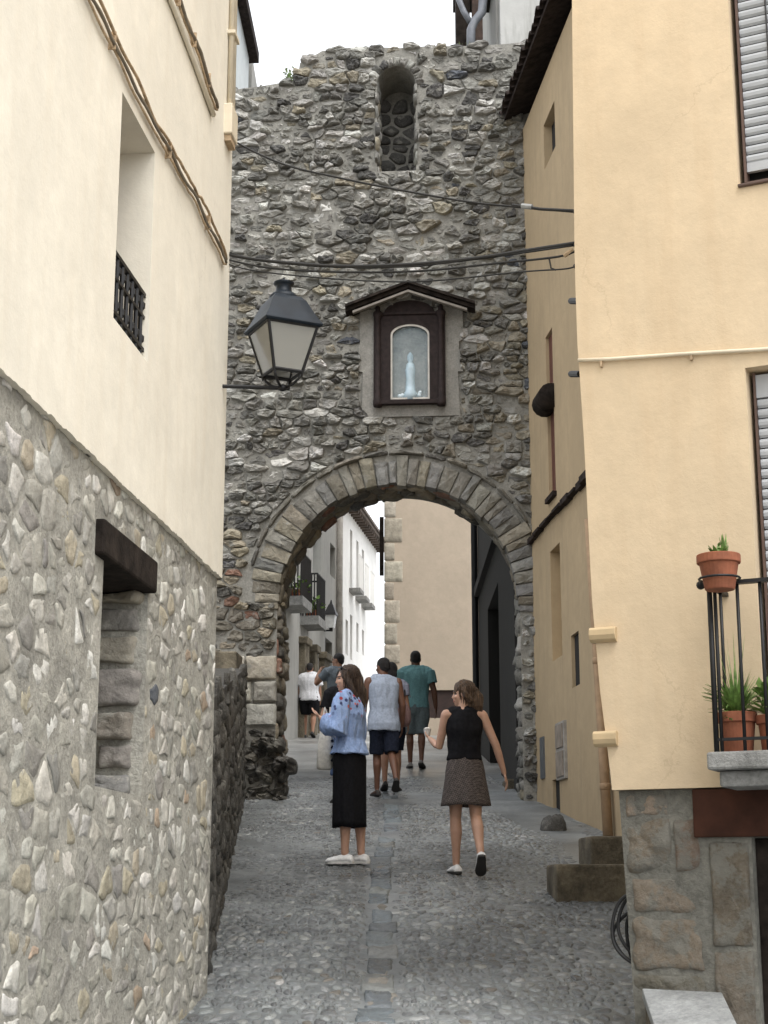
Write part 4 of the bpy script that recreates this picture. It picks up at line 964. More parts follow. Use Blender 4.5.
# ------------------------------------------------------------------ beyond the gate
def face(p, deg):
    a = R(deg); return Frame((p[0], p[1]), (sin(a), cos(a)), (cos(a), -sin(a)))
FW = face((-1.68, 36.6), 8.2)        # facade line of the left row, s forward
def wbox(name, s0, s1, z0, z1, mat, depth=5):
    mb_ = MB(); mb_.fbox(FW, s0, s1, z0, z1, 0, -depth); return mb_.build(name, mat)
def wpx(u, v, o=0): return FW.px(u, v, o)
gh = thing('grey_house', 'grey old house with two plant filled balconies beyond the arch on the left', 'house', FW.pt(0, G(36.6)))
gs0, gs1 = -6.0, wpx(336, 600)[0]
mb = MB(); mb.fbox(FW, gs0, gs1, 4.5, 13.6, 0, -6); gw_ = mb.build('plaster_wall', m_greyp, gh)
def hole(k, u0_, u1_, v0_, v1_, dep=.3):
    a = wpx(u0_, (v0_+v1_)/2)[0]; b_ = wpx(u1_, (v0_+v1_)/2)[0]; m_ = (u0_+u1_)/2
    z1_, z0_ = wpx(m_, v0_)[1], wpx(m_, v1_)[1]; k.fbox(FW, a, b_, z0_, z1_, .4, -dep); return (a, b_, z0_, z1_)
kb = MB(); H1 = [hole(kb, *r_) for r_ in ((285, 290, 545, 605), (303, 307, 565, 622), (313, 321, 522, 580), (330, 335, 545, 577), (303, 310, 655, 740), (312, 318, 650, 728), (325, 332, 640, 700))]
cut(gw_, kb)
for i, (a, b_, c, d) in enumerate(H1):
    mb = MB(); mb.fbox(FW, a, b_, c, d, -.29, -.22); mb.build('window' if i < 4 else 'door', M_plain('blue_shutter', (.33, .40, .43), .6) if i == 2 else (m_winglass if i < 4 else m_wood), gh)
for i, (u0_, u1_) in enumerate(((298.5, 303), (309, 312), (318.5, 324))):
    a = wpx(u0_, 690)[0]; b_ = wpx(u1_, 690)[0]
    mb = MB(); mb.fbox(FW, a, b_, 4.6, wpx(310, 648)[1], -.05, .14); mb.fbox(FW, a-.05, b_+.05, wpx(310, 652)[1], wpx(310, 645)[1], -.05, .2); mb.build('door_pillar', m_cutstone, gh, bevel=.02)
for i, (u0_, u1_, v0_, v1_) in enumerate(((281, 291, 600, 613), (300, 308, 619, 630))):
    a = wpx(u0_, v1_)[0]; b_ = wpx(u1_, v1_)[0]; zt2 = wpx((u0_+u1_)/2, v0_)[1]; ou = .46 if i == 0 else .42
    bl = MB(); bl.fbox(FW, a, b_, zt2-.2, zt2, -.02, ou); B = bl.build('balcony', m_conc, gh)
    mb = MB(); n_ = 12; z2 = zt2+.95
    for k in range(n_+1):
        s = a+(b_-a)*k/n_; mb.tube([FW.pt(s, zt2, ou-.04), FW.pt(s, z2, ou-.04)], .016, 5)
    for k in range(6): mb.tube([FW.pt(a, zt2, (ou-.04)*k/6), FW.pt(a, z2, (ou-.04)*k/6)], .016, 5)
    mb.tube([FW.pt(a, z2, 0), FW.pt(a, z2, ou-.04), FW.pt(b_, z2, ou-.04), FW.pt(b_, z2, 0)], .022, 6); mb.build('railing', m_iron, B)
    pl = thing('balcony_plants', ['leafy green plants on the nearer balcony of the grey house', 'leafy green plants on the farther balcony of the grey house'][i], 'plants', FW.pt(a, zt2, .3))
    mb = MB()
    for k in range(5): leafy(mb, FW.pt(a+(b_-a)*(k+.4)/5, zt2+.05, ou*.6), 34, .34, rg, .11)
    mb.build('foliage', m_leaf, pl, recalc=False)
    mb = MB(); mb.fbox(FW, a+.1, b_-.1, zt2, zt2+.16, .1, ou-.1); mb.build('planter', m_terra, pl)
a_ = wpx(336.5, 600)[0]; mb = MB(); mb.tube([FW.pt(a_, G(40)-.2, .08), FW.pt(a_, 13, .08)], .08, 10); tag(mb.build('downpipe', m_greydoor, smooth=True), 'tall grey downpipe between the grey house and the white house', 'downpipe')
wh = thing('white_house', 'bright white three storey house with dark windows and tiled eaves beyond the arch', 'house', FW.pt(gs1, G(40)))
ws1 = wpx(376.5, 620)[0]; zEv = (wpx(352, 508)[1]+wpx(372, 541)[1])/2-.1
mb = MB(); mb.fbox(FW, gs1+.002, ws1, 4.5, zEv, 0, -6); ww = mb.build('plaster_wall', m_white, wh)
kb = MB(); H2 = [hole(kb, *r_, .18) for r_ in ((340.5, 343, 517, 553), (350, 352.3, 530, 588), (356.3, 358.5, 541, 596), (362, 364, 550, 602), (340.5, 343, 606, 662), (350, 352.3, 615, 660), (356.3, 358.5, 623, 652), (362, 364, 630, 655), (345.5, 348, 600+20, 655))]
cut(ww, kb)
for i, (a, b_, c, d) in enumerate(H2):
    mb = MB(); mb.fbox(FW, a, b_, c, d, -.17, -.13); Wn = mb.build('window', m_winglass, wh)
    mb = MB(); mb.fbox(FW, (a+b_)/2-.03, (a+b_)/2+.03, c, d, -.129, -.1); mb.build('frame', m_frame, Wn)
for (u_, v_) in ((351, 590), (357.2, 598), (363, 605)):
    s, z = wpx(u_, v_); mb = MB(); mb.fbox(FW, s-.32, s+.32, z-.1, z, -.02, .3); Bn = mb.build('balcony', m_conc, wh)
    mb = MB()
    for k in range(9): mb.tube([FW.pt(s-.3+.6*k/8, z, .27), FW.pt(s-.3+.6*k/8, z+.9, .27)], .012, 5)
    mb.tube([FW.pt(s-.3, z+.9, .27), FW.pt(s+.3, z+.9, .27)], .016, 5); mb.build('railing', m_white, Bn)
mb = MB(); mb.fbox(FW, gs1-.1, ws1+.25, zEv, zEv+.08, -5, .3); s = gs1
while s < ws1+.2:
    mb.fbox(FW, s, s+.1, zEv-.09, zEv+.003, -.02, .25); s += .32
mb.build('eave_boards', m_tile, wh)
mb = MB(); s = gs1-.1
while s < ws1+.25:
    mb.loft([[FW.pt(s+.1-.1*cos(pi*k/6), zz1_+.09*sin(pi*k/6), o_) for k in range(7)] for o_, zz1_ in ((.35, zEv+.081), (-3, zEv+1.1))]); s += .22
mb.build('roof_tiles', m_tile, wh)
# small lantern on the grey house
sl_, zl_ = wpx(331.5, 612, .0); la2 = at(331, 625, 38.2); s2 = thing('wall_lantern', 'small black wall lantern on the far grey house seen through the arch', 'lantern', la2-Vector((0, 0, .35)))
z0_ = at(331, 628, 38.2).z; zr_ = at(331, 615, 38.2).z; zt2 = at(331, 602, 38.2).z
mb = MB(); mb.lathe((la2.x, la2.y, 0), [(.11, z0_), (.17, zr_)], 4, rot=.6); mb.build('glass', M_plain('milky_glass', (.7, .71, .7), .3), s2)
mb = MB(); mb.lathe((la2.x, la2.y, 0), [(.21, zr_-.01), (.19, zr_+.04), (.08, zt2-.08), (.04, zt2-.04), (.015, zt2+.05)], 4, rot=.6); mb.build('hood', m_iron, s2)
mb = MB(); mb.tube([(la2.x, la2.y, z0_-.08), (la2.x, la2.y, z0_+.02)], .05, 6)
q_ = la2-FW.p; so_ = q_.dot(FW.t); oo = q_.dot(FW.n); mb.tube([FW.pt(so_, z0_-.06, 0), FW.pt(so_, z0_-.06, oo)], .022, 6); mb.build('bracket', m_iron, s2)

# big beige wall with quoins
FBG = Frame((0, 36.5), (1, 0), (0, -1)); bx = lambda u, v: FBG.px(u, v)
bh = thing('beige_house', 'tall blank beige house with pale corner quoins closing the street beyond the arch', 'house', (1, 36.5, G(36.5)))
bs, _ = bx(385.5, 600); mb = MB(); mb.fbox(FBG, bs, 7, 4.4, 15, 0, -2); bw = mb.build('plaster_wall', m_beige, bh)
dk0, dkz0 = bx(426, 718); dk1, dkz1 = bx(484, 690)
kb = MB(); kb.fbox(FBG, dk0, dk1, dkz0, dkz1, .3, -.12); cut(bw, kb)
mb = MB(); mb.fbox(FBG, dk0+.01, dk1-.01, dkz0+.01, dkz1-.01, -.11, -.05); mb.build('boarded_hatch', M_plain('hatch_wood', (.035, .018, .014), .7, var=.4), bh)
mb = MB(); z = 5.0; k = 0
while z < 14.8:
    h_ = rg.uniform(.42, .62); wq = (.36, .22)[k % 2]+rg.uniform(-.03, .05)
    P = densify([(bs-.03, z), (bs+wq, z), (bs+wq, z+h_-.02), (bs-.03, z+h_-.02)], .12)
    lump(mb, P, lambda s, z_, o: FBG.pt(s, z_, o), -.03, .014, pick([(2, (.40, .35, .275)), (1, (.43, .385, .31)), (1, (.37, .32, .25))], rg), rg, 1, .15, .06, rings=((1, 0), (.99, .8), (.96, 1), (.5, 1)))
    z += h_; k += 1
mb.build('quoins', m_big, bh, smooth=True, vcol=True)
mb = MB(); zA, zB = bx(383, 566)[1], bx(383, 513)[1]; mb.fbox(FBG, bs-.14, bs-.04, zA, zB, -1.2, -.4); mb.build('side_shutter', m_wood, bh)

# dark house right behind the gate on the right
FD = Frame((1.72, 20.9), (.0, 1), (-1, 0))
dh = thing('dark_house', 'dark shaded house with a tall black doorway just beyond the arch on the right', 'house', (1.72, 20.9, G(21)))
de = FD.px(479, 650)[0]
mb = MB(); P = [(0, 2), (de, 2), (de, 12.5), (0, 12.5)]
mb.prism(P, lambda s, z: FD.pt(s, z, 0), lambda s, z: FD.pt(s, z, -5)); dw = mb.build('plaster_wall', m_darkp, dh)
dq0, dq1 = FD.px(500, 700)[0], FD.px(489, 700)[0]; dzt = FD.px(495, 590)[1]
kb = MB(); kb.fbox(FD, min(dq0, dq1), max(dq0, dq1), 2.2, dzt, .3, -.6); cut(dw, kb)
mb = MB(); mb.fbox(FD, min(dq0, dq1)+.01, max(dq0, dq1)-.01, 2.4, dzt-.01, -.58, -.5); mb.build('door', m_wood, dh)
mb = MB(); mb.fbox(FD, -.0, de+.1, FD.px(490, 557)[1]-.1, FD.px(490, 557)[1]+.06, -.02, .09); mb.build('string_course', m_darkp, dh)
mb = MB(); mb.tube([FD.pt(de-.15, 3, .07), FD.pt(de-.15, 12.2, .07)], .06, 8); mb.build('downpipe', m_iron, dh)
# upper storey and eave seen over the gate top
zU = at(460, 40, 24).z
mb = MB(); mb.box((1.75, 22.6, 12.5), (6, 27, 22)); mb.build('upper_storey', m_greyp, dh)
xe = at(456, 20, 23).x; mb = MB(); mb.box((xe, 23, 12.6), (xe+.22, 23.3, 20)); mb.box((xe, 23.0, at(456, 2, 23).z+.4), (3, 24, at(456, 2, 23).z+.7)); mb.build('timber_post', m_wood, dh)
x2 = at(492, 20, 22.4).x; mb = MB(); mb.box((xe+.26, 23.05, 12.6), (x2-.1, 23.2, 20)); mb.build('timber_panel', M_plain('brown_boards', (.10, .065, .05), .8, var=.4), dh)
mb = MB(); pz = lambda u, v: at(u, v, 22.6)
mb.tube([pz(480, -40), pz(483, 0), pz(482, 12), pz(474, 22), pz(471, 30), pz(471, 60)], .07, 8); mb.tube([pz(458, -30), pz(459, 0), pz(464, 12), pz(470, 22)], .05, 8); mb.build('bent_drainpipe', M_plain('grey_pipe', (.16, .17, .19), .4), dh, smooth=True)
xl = at(500, 20, 22.3).x; mb = MB(); mb.box((xl, 22.25, 12.4), (6, 22.55, 20)); mb.build('grey_wall_face', M_plaster('stained_grey', (.42, .42, .40), (.22, .22, .2), .8), dh)
# pale house high on the left behind the gate
FP2 = face((-2.55, 22.2), 1.5)
ph_ = thing('pale_house', 'pale blue grey house rising behind the left end of the gate wall', 'house', FP2.pt(0, G(22)))
ze2 = at(249, 53, 26.3).z
mb = MB(); mb.fbox(FP2, 0, 4.1, 3, ze2-.1, 0, -4); mb.build('plaster_wall', m_pale, ph_)
mb = MB(); mb.fbox(FP2, -.2, 4.3, ze2-.098, ze2+.1, -4, .16); mb.build('eave', m_tileold, ph_)
mb = MB(); q_ = FP2.pt(4.1, 0); mb.box((q_.x-.5, q_.y+.4, 9), (q_.x+.02, q_.y+3, at(251, 63, 27).z)); mb.build('rear_wing', m_greyp, ph_)

# ------------------------------------------------------------------ the people
def remesh(o, vox, smooth_it=4, fac=.5):
    m = o.modifiers.new('r', 'REMESH'); m.mode = 'VOXEL'; m.voxel_size = vox
    s_ = o.modifiers.new('s', 'SMOOTH'); s_.iterations = smooth_it; s_.factor = fac
    baked(o); o.data.polygons.foreach_set('use_smooth', [True]*len(o.data.polygons)); return o
def ruffle(o, amp, sx, sz, seed=0):        # cloth folds and hair locks as real relief
    n = [v.normal.copy() for v in o.data.vertices]
    for v, q in zip(o.data.vertices, n):
        c = v.co; a = mnoise.noise((c.x*sx+seed, c.y*sx, c.z*sz))+.5*mnoise.noise((c.x*sx*2.3, c.y*sx*2.3+seed, c.z*sz*2))
        v.co = c+q*(a*amp)
    o.data.update(); return o
def strands(mb, P, n, tail, rg, wave=.012):      # separate locks of hair laid over the moulded mass
    k = P.H/1.65
    for _ in range(n):
        a = rg.uniform(.55, 2*pi-.55)-pi/2+pi; el = rg.uniform(.1, 1.2); pts = []; ph = rg.uniform(0, 6)
        q0 = V3(cos(a+pi/2)*0, 0, 0)
        az = rg.uniform(-2.2, 2.2)                  # round the back of the head, 0 = straight behind
        L = tail*rg.uniform(.6, 1.05)
        for i in range(10):
            f = i/9
            if f < .35:
                t_ = 1.35-f/.35*1.25; r_ = .094; p = V3(sin(az)*cos(t_)*r_*.86, -.018-cos(az)*cos(t_)*r_, .038+sin(t_)*r_*.93)
            else:
                g_ = (f-.35)/.65; p = V3(sin(az)*(.08-.028*g_)+wave*sin(9*g_+ph), -.018-cos(az)*.094-.012*g_+wave*cos(8*g_+ph)*.6, .046-L*g_)
            pts.append(P.hp(p.x*k, p.y*k, p.z*k))
        mb.tube(pts, [.0035*(1-.75*i/9)+.001 for i in range(10)], 5)
def hold(o, parent): o.parent = parent; return o
def V3(*a): return Vector(a)
EYEM = M_plain('eye_dark', (.03, .022, .018), .3); LIPM = M_plain('lip', (.36, .15, .12), .5)
class Person:
    "local frame: x to the person's right, y forward, z up from the soles"
    def __init__(self, H, male, **P):
        self.H, self.male, self.P = H, male, P
        g = lambda k, d: P.get(k, d)
        self.w = w_ = (1.12 if male else 1.0)*g('build', 1)
        hipz = .515*H; Lt, Ls = .245*H, .235*H; self.J = J = {}
        drop = 0; self.lean = g('lean', .0)
        for sd, sg in (('l', -1), ('r', 1)):
            a, kf, ft = g('leg_'+sd, (0, .04, 0)); hw = .050*H*(1 if male else 1.0)*w_
            hp = V3(sg*hw, 0, hipz); kn = hp+V3(sg*.004, sin(a), -cos(a))*Lt; an = kn+V3(-sg*.01, sin(a-kf), -cos(a-kf))*Ls
            J[sd+'hip'], J[sd+'knee'], J[sd+'ank'] = hp, kn, an; J[sd+'foot'] = ft
        low = min(J[s]['z'.index('z')+2]-.0 if False else J[s].z-max(0, -sin(J[s[0]+'foot']))*.0 for s in ('lank', 'rank'))
        self.dz = dz = .05*H-low
        for k, v in J.items():
            if isinstance(v, Vector): v.z += dz
        self.hipz = hipz+dz; L = self.lean
        self.shz = .815*H+dz*.9
        for sd, sg in (('l', -1), ('r', 1)):
            sh_ = V3(sg*(.112 if male else .098)*H*(.97 if male else 1), L*.25*H, self.shz)
            ua, fa = g('arm_'+sd, ((sg*.16, -.05, -1), (sg*.05, .15, -1)))
            el = sh_+Vector(ua).normalized()*.178*H; wr = el+Vector(fa).normalized()*.148*H
            J[sd+'sh'], J[sd+'el'], J[sd+'wr'] = sh_, el, wr; J[sd+'fa'] = Vector(fa).normalized()
        self.neck = V3(0, L*.28*H, .845*H+dz*.9); self.hc = V3(0, L*.33*H+.012*H, .928*H+dz*.9)
        self.hrot = Matrix.Rotation(g('head_yaw', 0), 3, 'Z') @ Matrix.Rotation(g('head_pitch', 0), 3, 'X')
    def torso_rings(self, z0, z1, inf=0, n=20, flare=0):
        H, m = self.H, self.male; k = self.w
        prof = ([(.44, .088, .060), (.50, .098, .070), (.55, .096, .066), (.61, .090, .060), (.68, .096, .062), (.74, .106, .066), (.79, .110, .062), (.822, .085, .05), (.845, .045, .042)] if m else
                [(.44, .092, .062), (.50, .104, .074), (.55, .096, .066), (.615, .076, .054), (.68, .080, .058), (.735, .090, .068), (.785, .092, .058), (.82, .072, .046), (.845, .036, .036)])
        out = []; zs_ = sorted(set([z0, z1]+[p[0] for p in prof if z0 < p[0] < z1]))
        for z in zs_:
            for (a, ax, ay), (b, bx_, by_) in zip(prof, prof[1:]):
                if a <= z <= b: f = (z-a)/(b-a); rx_, ry_ = ax+(bx_-ax)*f, ay+(by_-ay)*f; break
            yo = self.lean*max(0, (z-.5))*H*.85; fl = flare*max(0, (.6-z))
            out.append([V3(cos(2*pi*i/n)*(rx_*H*k+inf+fl), yo+sin(2*pi*i/n)*(ry_*H*k+inf+fl*.8), z*H+self.dz*.95) for i in range(n)])
        return out
    def leg_pts(self, sd):
        J, H = self.J, self.H; h, k, a = J[sd+'hip'], J[sd+'knee'], J[sd+'ank']; m = self.w
        calf = (V3(0, -.012*H, 0))
        P = [h+V3(0, 0, .01), h.lerp(k, .35), h.lerp(k, .75), k, k.lerp(a, .3)+calf, k.lerp(a, .65)+calf*.5, a]
        r = [.056*H, .050*H, .038*H, .031*H, .033*H, .024*H, .0195*H]
        return P, [x*(m if i < 3 else 1+(m-1)*.5)*(.97 if i < 2 else 1) for i, x in enumerate(r)]
    def arm_pts(self, sd):
        J, H = self.J, self.H; s_, e_, w_ = J[sd+'sh'], J[sd+'el'], J[sd+'wr']; k = 1.15 if self.male else .95
        return [s_, s_.lerp(e_, .4), e_, e_.lerp(w_, .35), w_], [.031*H*k, .0265*H*k, .0225*H*k, .022*H*k, .0145*H*k]
    def hand(self, mb, sd):
        J, H = self.J, self.H; sg = -1 if sd == 'l' else 1; d = J[sd+'fa']; w_ = J[sd+'wr']
        pn = Vector(self.P.get('palm_'+sd, (-sg, 0, 0))); side = d.cross(pn).normalized(); pn = side.cross(d).normalized()
        L = .108*H; pl = L*.5; curl = self.P.get('curl_'+sd, .5)
        rings = []
        for f, wd_, th in ((-.1, .016, .014), (.15, .02, .013), (.5, .025, .012), (.9, .025, .010), (1.02, .022, .007)):
            c = w_+d*pl*f
            rings.append([c+side*cos(2*pi*i/10)*wd_*H/1.65+pn*sin(2*pi*i/10)*th*H/1.65 for i in range(10)])
        mb.loft(rings)
        for i, (off, ln) in enumerate(((-.018, .82), (-.0065, 1.), (.0055, .95), (.017, .74))):
            b = w_+d*pl*.9+side*off*H/1.65; P = [b-d*.012]; dd = d.copy(); fl = ln*L*.5
            for k, seg in enumerate((.42, .33, .25)):
                dd = (Matrix.Rotation(0, 3, 'X') @ dd); an = curl*(.35+.3*k)
                dd = (dd*cos(an)+pn*sin(an)).normalized(); P.append(P[-1]+dd*fl*seg*(1.25 if k == 0 else 1))
            mb.limb(P, [.0078, .0074, .0068, .0058], 8)
        # thumb leaves the side of the palm near its base
        ts = -side if self.P.get('thumb_flip_'+sd, False) else side
        b = w_+d*pl*.18-side*.012; P = [b, b-side*.022+d*.018+pn*.008, b-side*.030+d*.042+pn*.016, b-side*.030+d*.062+pn*.02]
        mb.limb(P, [.0095, .009, .0078, .0065], 8)
    def foot(self, mb, sd, inf=0, h=.062, ln=.15, sole=0):
        J, H = self.J, self.H; a = J[sd+'ank']; f = J[sd+'foot']; fy = Matrix.Rotation(f, 3, 'X'); sg = -1 if sd == 'l' else 1
        k = H/1.65; yaw = Matrix.Rotation(-sg*self.P.get('toe_out', .15), 3, 'Z')
        bt = -.05*H
        prof = [(-.072, .018, .030), (-.062, .03, .058), (-.03, .033, .072), (.02, .035, .066), (.065, .041, .056), (.10, .044, .048), (.13, .039, .040), (.152, .024, .030)]
        rings = []
        for y, wd_, hh in prof:
            wd_ = wd_*k+inf; hh = hh*k+inf; ring = []
            for i in range(14):
                t_ = 2*pi*i/14; z = sin(t_); z = z*hh*.5+hh*.5 if z > 0 else hh*.5+z*hh*.5
                x = cos(t_)*wd_*(1 if z < hh*.55 else .8); ring.append(a+yaw @ (fy @ V3(x, y*k*(1+inf*6), bt+z+.0-inf*.3)))
            rings.append(ring)
        mb.loft(rings)
    def sole(self, mb, sd, th=.02):
        J, H = self.J, self.H; a = J[sd+'ank']; fy = Matrix.Rotation(J[sd+'foot'], 3, 'X'); sg = -1 if sd == 'l' else 1; k = H/1.65
        yaw = Matrix.Rotation(-sg*self.P.get('toe_out', .15), 3, 'Z'); bt = -.05*H-.006
        out = [(-.08, .012), (-.074, .03), (-.03, .038), (.02, .039), (.065, .046), (.10, .05), (.135, .043), (.158, .026), (.165, .008)]
        poly = [(w_, y) for y, w_ in out]+[(-w_, y) for y, w_ in out[::-1]]
        mb.prism([(x*k, y*k) for x, y in poly], lambda x, y: a+yaw @ (fy @ V3(x, y, bt)), lambda x, y: a+yaw @ (fy @ V3(x, y, bt+th)))
    def hp(self, x, y, z): return self.hc+self.hrot @ V3(x, y, z)   # head space
    def body(self, name, skin, vox=.008, bare_feet=True):
        mb = MB(); H = self.H; k = H/1.65; mb.loft(self.torso_rings(.44, .845))
        for sd in 'lr':
            mb.limb(*self.leg_pts(sd)); mb.limb(*self.arm_pts(sd)); self.foot(mb, sd); self.hand(mb, sd)
            mb.limb([self.J[sd+'sh']-V3(0, 0, .004*H), V3(0, self.J[sd+'sh'].y, self.shz+.02*H)], [.028*H, .033*H])
        mb.limb([self.neck-V3(0, 0, .03*H), self.neck.lerp(self.hc, .5), self.hc-V3(0, 0, .01)], [.034*H*(1.12 if self.male else .95)]*3)
        R3 = self.hrot
        mb.ball(self.hp(0, -.008*k, .022*k), (.072*k, .092*k, .088*k), 20, 13, R3)       # skull
        mb.ball(self.hp(0, .028*k, -.035*k), (.056*k, .060*k, .072*k), 18, 11, R3)        # face and jaw
        mb.ball(self.hp(0, .060*k, -.088*k), (.024*k, .024*k, .02*k), 12, 8, R3)         # chin
        mb.limb([self.hp(0, .082*k, .008*k), self.hp(0, .091*k, -.016*k), self.hp(0, .098*k, -.030*k)], [.008*k, .009*k, .0105*k], 10)   # nose
        mb.ball(self.hp(0, .084*k, -.062*k), (.021*k, .012*k, .011*k), 12, 8, R3)        # mouth
        mb.ball(self.hp(0, .080*k, .018*k), (.045*k, .015*k, .011*k), 12, 8, R3)         # brow
        for sg in (-1, 1):
            mb.ball(self.hp(sg*.034*k, .062*k, -.03*k), (.022*k, .022*k, .02*k), 10, 7, R3)
            mb.ball(self.hp(sg*.072*k, .0, -.012*k), (.010*k, .018*k, .030*k), 10, 7, R3)
        o = mb.build(name, skin); remesh(o, vox, 3)
        me = o.data
        for m_ in (EYEM, LIPM): me.materials.append(m_)
        inv = R3.transposed()
        for p in me.polygons:
            q = inv @ (p.center-self.hc); q = q/k
            if abs(q.x)-.032 < .013 and abs(q.x) > .016 and abs(q.z-.0) < .0065 and q.y > .05: p.material_index = 1
            elif abs(q.x) < .052 and abs(q.x) > .014 and abs(q.z-.02) < .004 and q.y > .05: p.material_index = 1
            elif abs(q.x) < .021 and abs(q.z+.062) < .0085 and q.y > .075: p.material_index = 2
        self.o = o; return o
    def wear(self, name, mb, mat, vox=.009, it=4):
        o = mb.build(name, mat); remesh(o, vox, it); ruffle(o, .015, 10, 4.5, len(o.data.vertices)); return hold(o, self.o)
    def trousers(self, name, mat, z_end, inf=.014, wide=0, top=.60):     # z_end: fraction of the leg 0 hip .. 1 knee .. 2 ankle
        inf = inf+.006; mb = MB(); mb.loft(self.torso_rings(.44, top, inf)); mb.ball((0, 0, .45*self.H+self.dz), (.085*self.H*self.w, .062*self.H*self.w, .05*self.H))
        for sd in 'lr':
            h, k, a = (self.J[sd+x] for x in ('hip', 'knee', 'ank')); P, r = self.leg_pts(sd); n = []; rr = []
            ts = [0, .35, .75, 1, 1.3, 1.65, 2.0]
            for i, t_ in enumerate(ts):
                if t_ < z_end: n.append(P[i]); rr.append(r[i]+inf+wide*t_)
            i = len(n); f = (z_end-ts[i-1])/(ts[i]-ts[i-1]) if i < 7 else 1
            if i < 7: n.append(P[i-1].lerp(P[i], f)); rr.append(r[i-1]+(r[i]-r[i-1])*f+inf+wide*z_end)
            mb.tube(n, rr, 16)
        return self.wear(name, mb, mat)
    def shirt(self, name, mat, z0=.5, sleeve=.6, inf=.014, flare=0, neck=.838, swide=.0):
        mb = MB(); mb.loft(self.torso_rings(z0, neck, inf, flare=flare))
        for sd in 'lr':
            P, r = self.arm_pts(sd); n, rr = [P[0]], [r[0]+inf]
            tk = 1 if sleeve > 0 else .62; c_ = V3(0, self.J[sd+'sh'].y, self.shz+.022*self.H)
            mb.limb([c_.lerp(self.J[sd+'sh'], tk), c_], [(.029 if sleeve > 0 else .027)*self.H+inf*.7, .034*self.H+inf*.5])
            if sleeve > 0:
                ts = [0, .4, 1, 1.35, 2]
                for i in range(1, 5):
                    if ts[i] <= sleeve: n.append(P[i]); rr.append(r[i]+inf+swide*ts[i])
                i = len(n)
                if i < 5 and sleeve > ts[i-1]:
                    f = (sleeve-ts[i-1])/(ts[i]-ts[i-1]); n.append(P[i-1].lerp(P[i], f)); rr.append(r[i-1]+(r[i]-r[i-1])*f+inf+swide*sleeve)
                mb.tube(n, rr, 14)
        return self.wear(name, mb, mat)
    def skirt(self, name, mat, z0, z1, r0, r1, rg, folds=.012, asp=.72, n=56, cy=0.):
        mb = MB(); rings = []; H = self.H; ks = 14; ph = [rg.uniform(0, 6) for _ in range(4)]
        for inner in (0, 1):
            for k in range(ks+1):
                f = k/ks if not inner else 1-k/ks; zf = z1+(z0-z1)*f; z = zf*H+self.dz*.95; r_ = r0+(r1-r0)*(f**.8); ry_ = r_*asp; ring = []
                if zf > .49: tr = self.torso_rings(zf, zf+.001, .014)[0]; r_, ry_ = max(r_, tr[0].x), max(ry_, tr[5].y-self.lean*max(0, zf-.5)*H*.85)
                else: tr = self.torso_rings(.49, .5, .014)[0]; g_ = min(1, (.49-zf)/max(.01, .49-z0)); r_ = max(r_, tr[0].x+(r1-tr[0].x)*g_); ry_ = max(ry_, tr[5].y+(r1*asp-tr[5].y)*g_)
                r_ -= .006*inner; ry_ -= .006*inner
                for i in range(n):
                    t_ = 2*pi*i/n; q = folds*f*(sin(5*t_+ph[0])+.6*sin(9*t_+ph[1])+.5*sin(13*t_+ph[2]))
                    ring.append(V3(cos(t_)*(r_+q), sin(t_)*(ry_+q)+cy*f, z+.006*sin(3*t_+ph[3])*f))
                rings.append(ring)
        mb.loft(rings, cap=False); o = mb.build(name, mat, smooth=True); return hold(o, self.o)
    def shoes(self, mat, solemat, inf=.006, name='shoe'):
        for sd in 'lr':
            mb = MB(); self.foot(mb, sd, inf); o = mb.build(name, mat); remesh(o, .008, 3); hold(o, self.o)
            mb = MB(); self.sole(mb, sd, .024); s_ = mb.build('sole', solemat, bevel=.004); hold(s_, o)
    def hair_short(self, mat, n='hair'):
        mb = MB(); k = self.H/1.65; R3 = self.hrot
        mb.ball(self.hp(0, -.016*k, .036*k), (.078*k, .094*k, .085*k), 20, 13, R3); mb.ball(self.hp(0, -.045*k, -.005*k), (.068*k, .06*k, .07*k), 18, 11, R3)
        o = mb.build(n, mat); remesh(o, .01, 2); return hold(o, self.o)
    def place(self, x, y, yaw, label, group='people walking through the gate'):
        self.o.location = (x, y, G(y)+.012); self.o.rotation_euler = (0, 0, yaw); tag(self.o, label, 'person', group)
        bpy.context.view_layer.update(); return self.o
    def world(self, v): return self.o.matrix_world @ Vector(v)

sk1, sk2, sk3 = M_skin('skin_fair', (.52, .31, .22)), M_skin('skin_tan', (.36, .19, .12)), M_skin('skin_brown', (.16, .075, .045))
m_wshoe = M_cloth('white_canvas', (.72, .72, .71)); m_wsole = M_plain('white_rubber', (.66, .65, .62), .6); m_dsole = M_plain('dark_rubber', (.03, .028, .026), .7)
m_blackc = M_cloth('black_cloth', (.010, .010, .012), .3); m_navy = M_cloth('navy_cloth', (.016, .02, .034), .3)
m_brownhair = M_hair('brown_hair', (.06, .034, .02), (.17, .10, .055)); m_lighthair = M_hair('light_brown_hair', (.10, .06, .034), (.26, .155, .085)); m_darkhair = M_hair('dark_hair', (.014, .011, .01))
def px_spot(u, v, Yd): p = at(u, v, Yd); return p.x, p.y

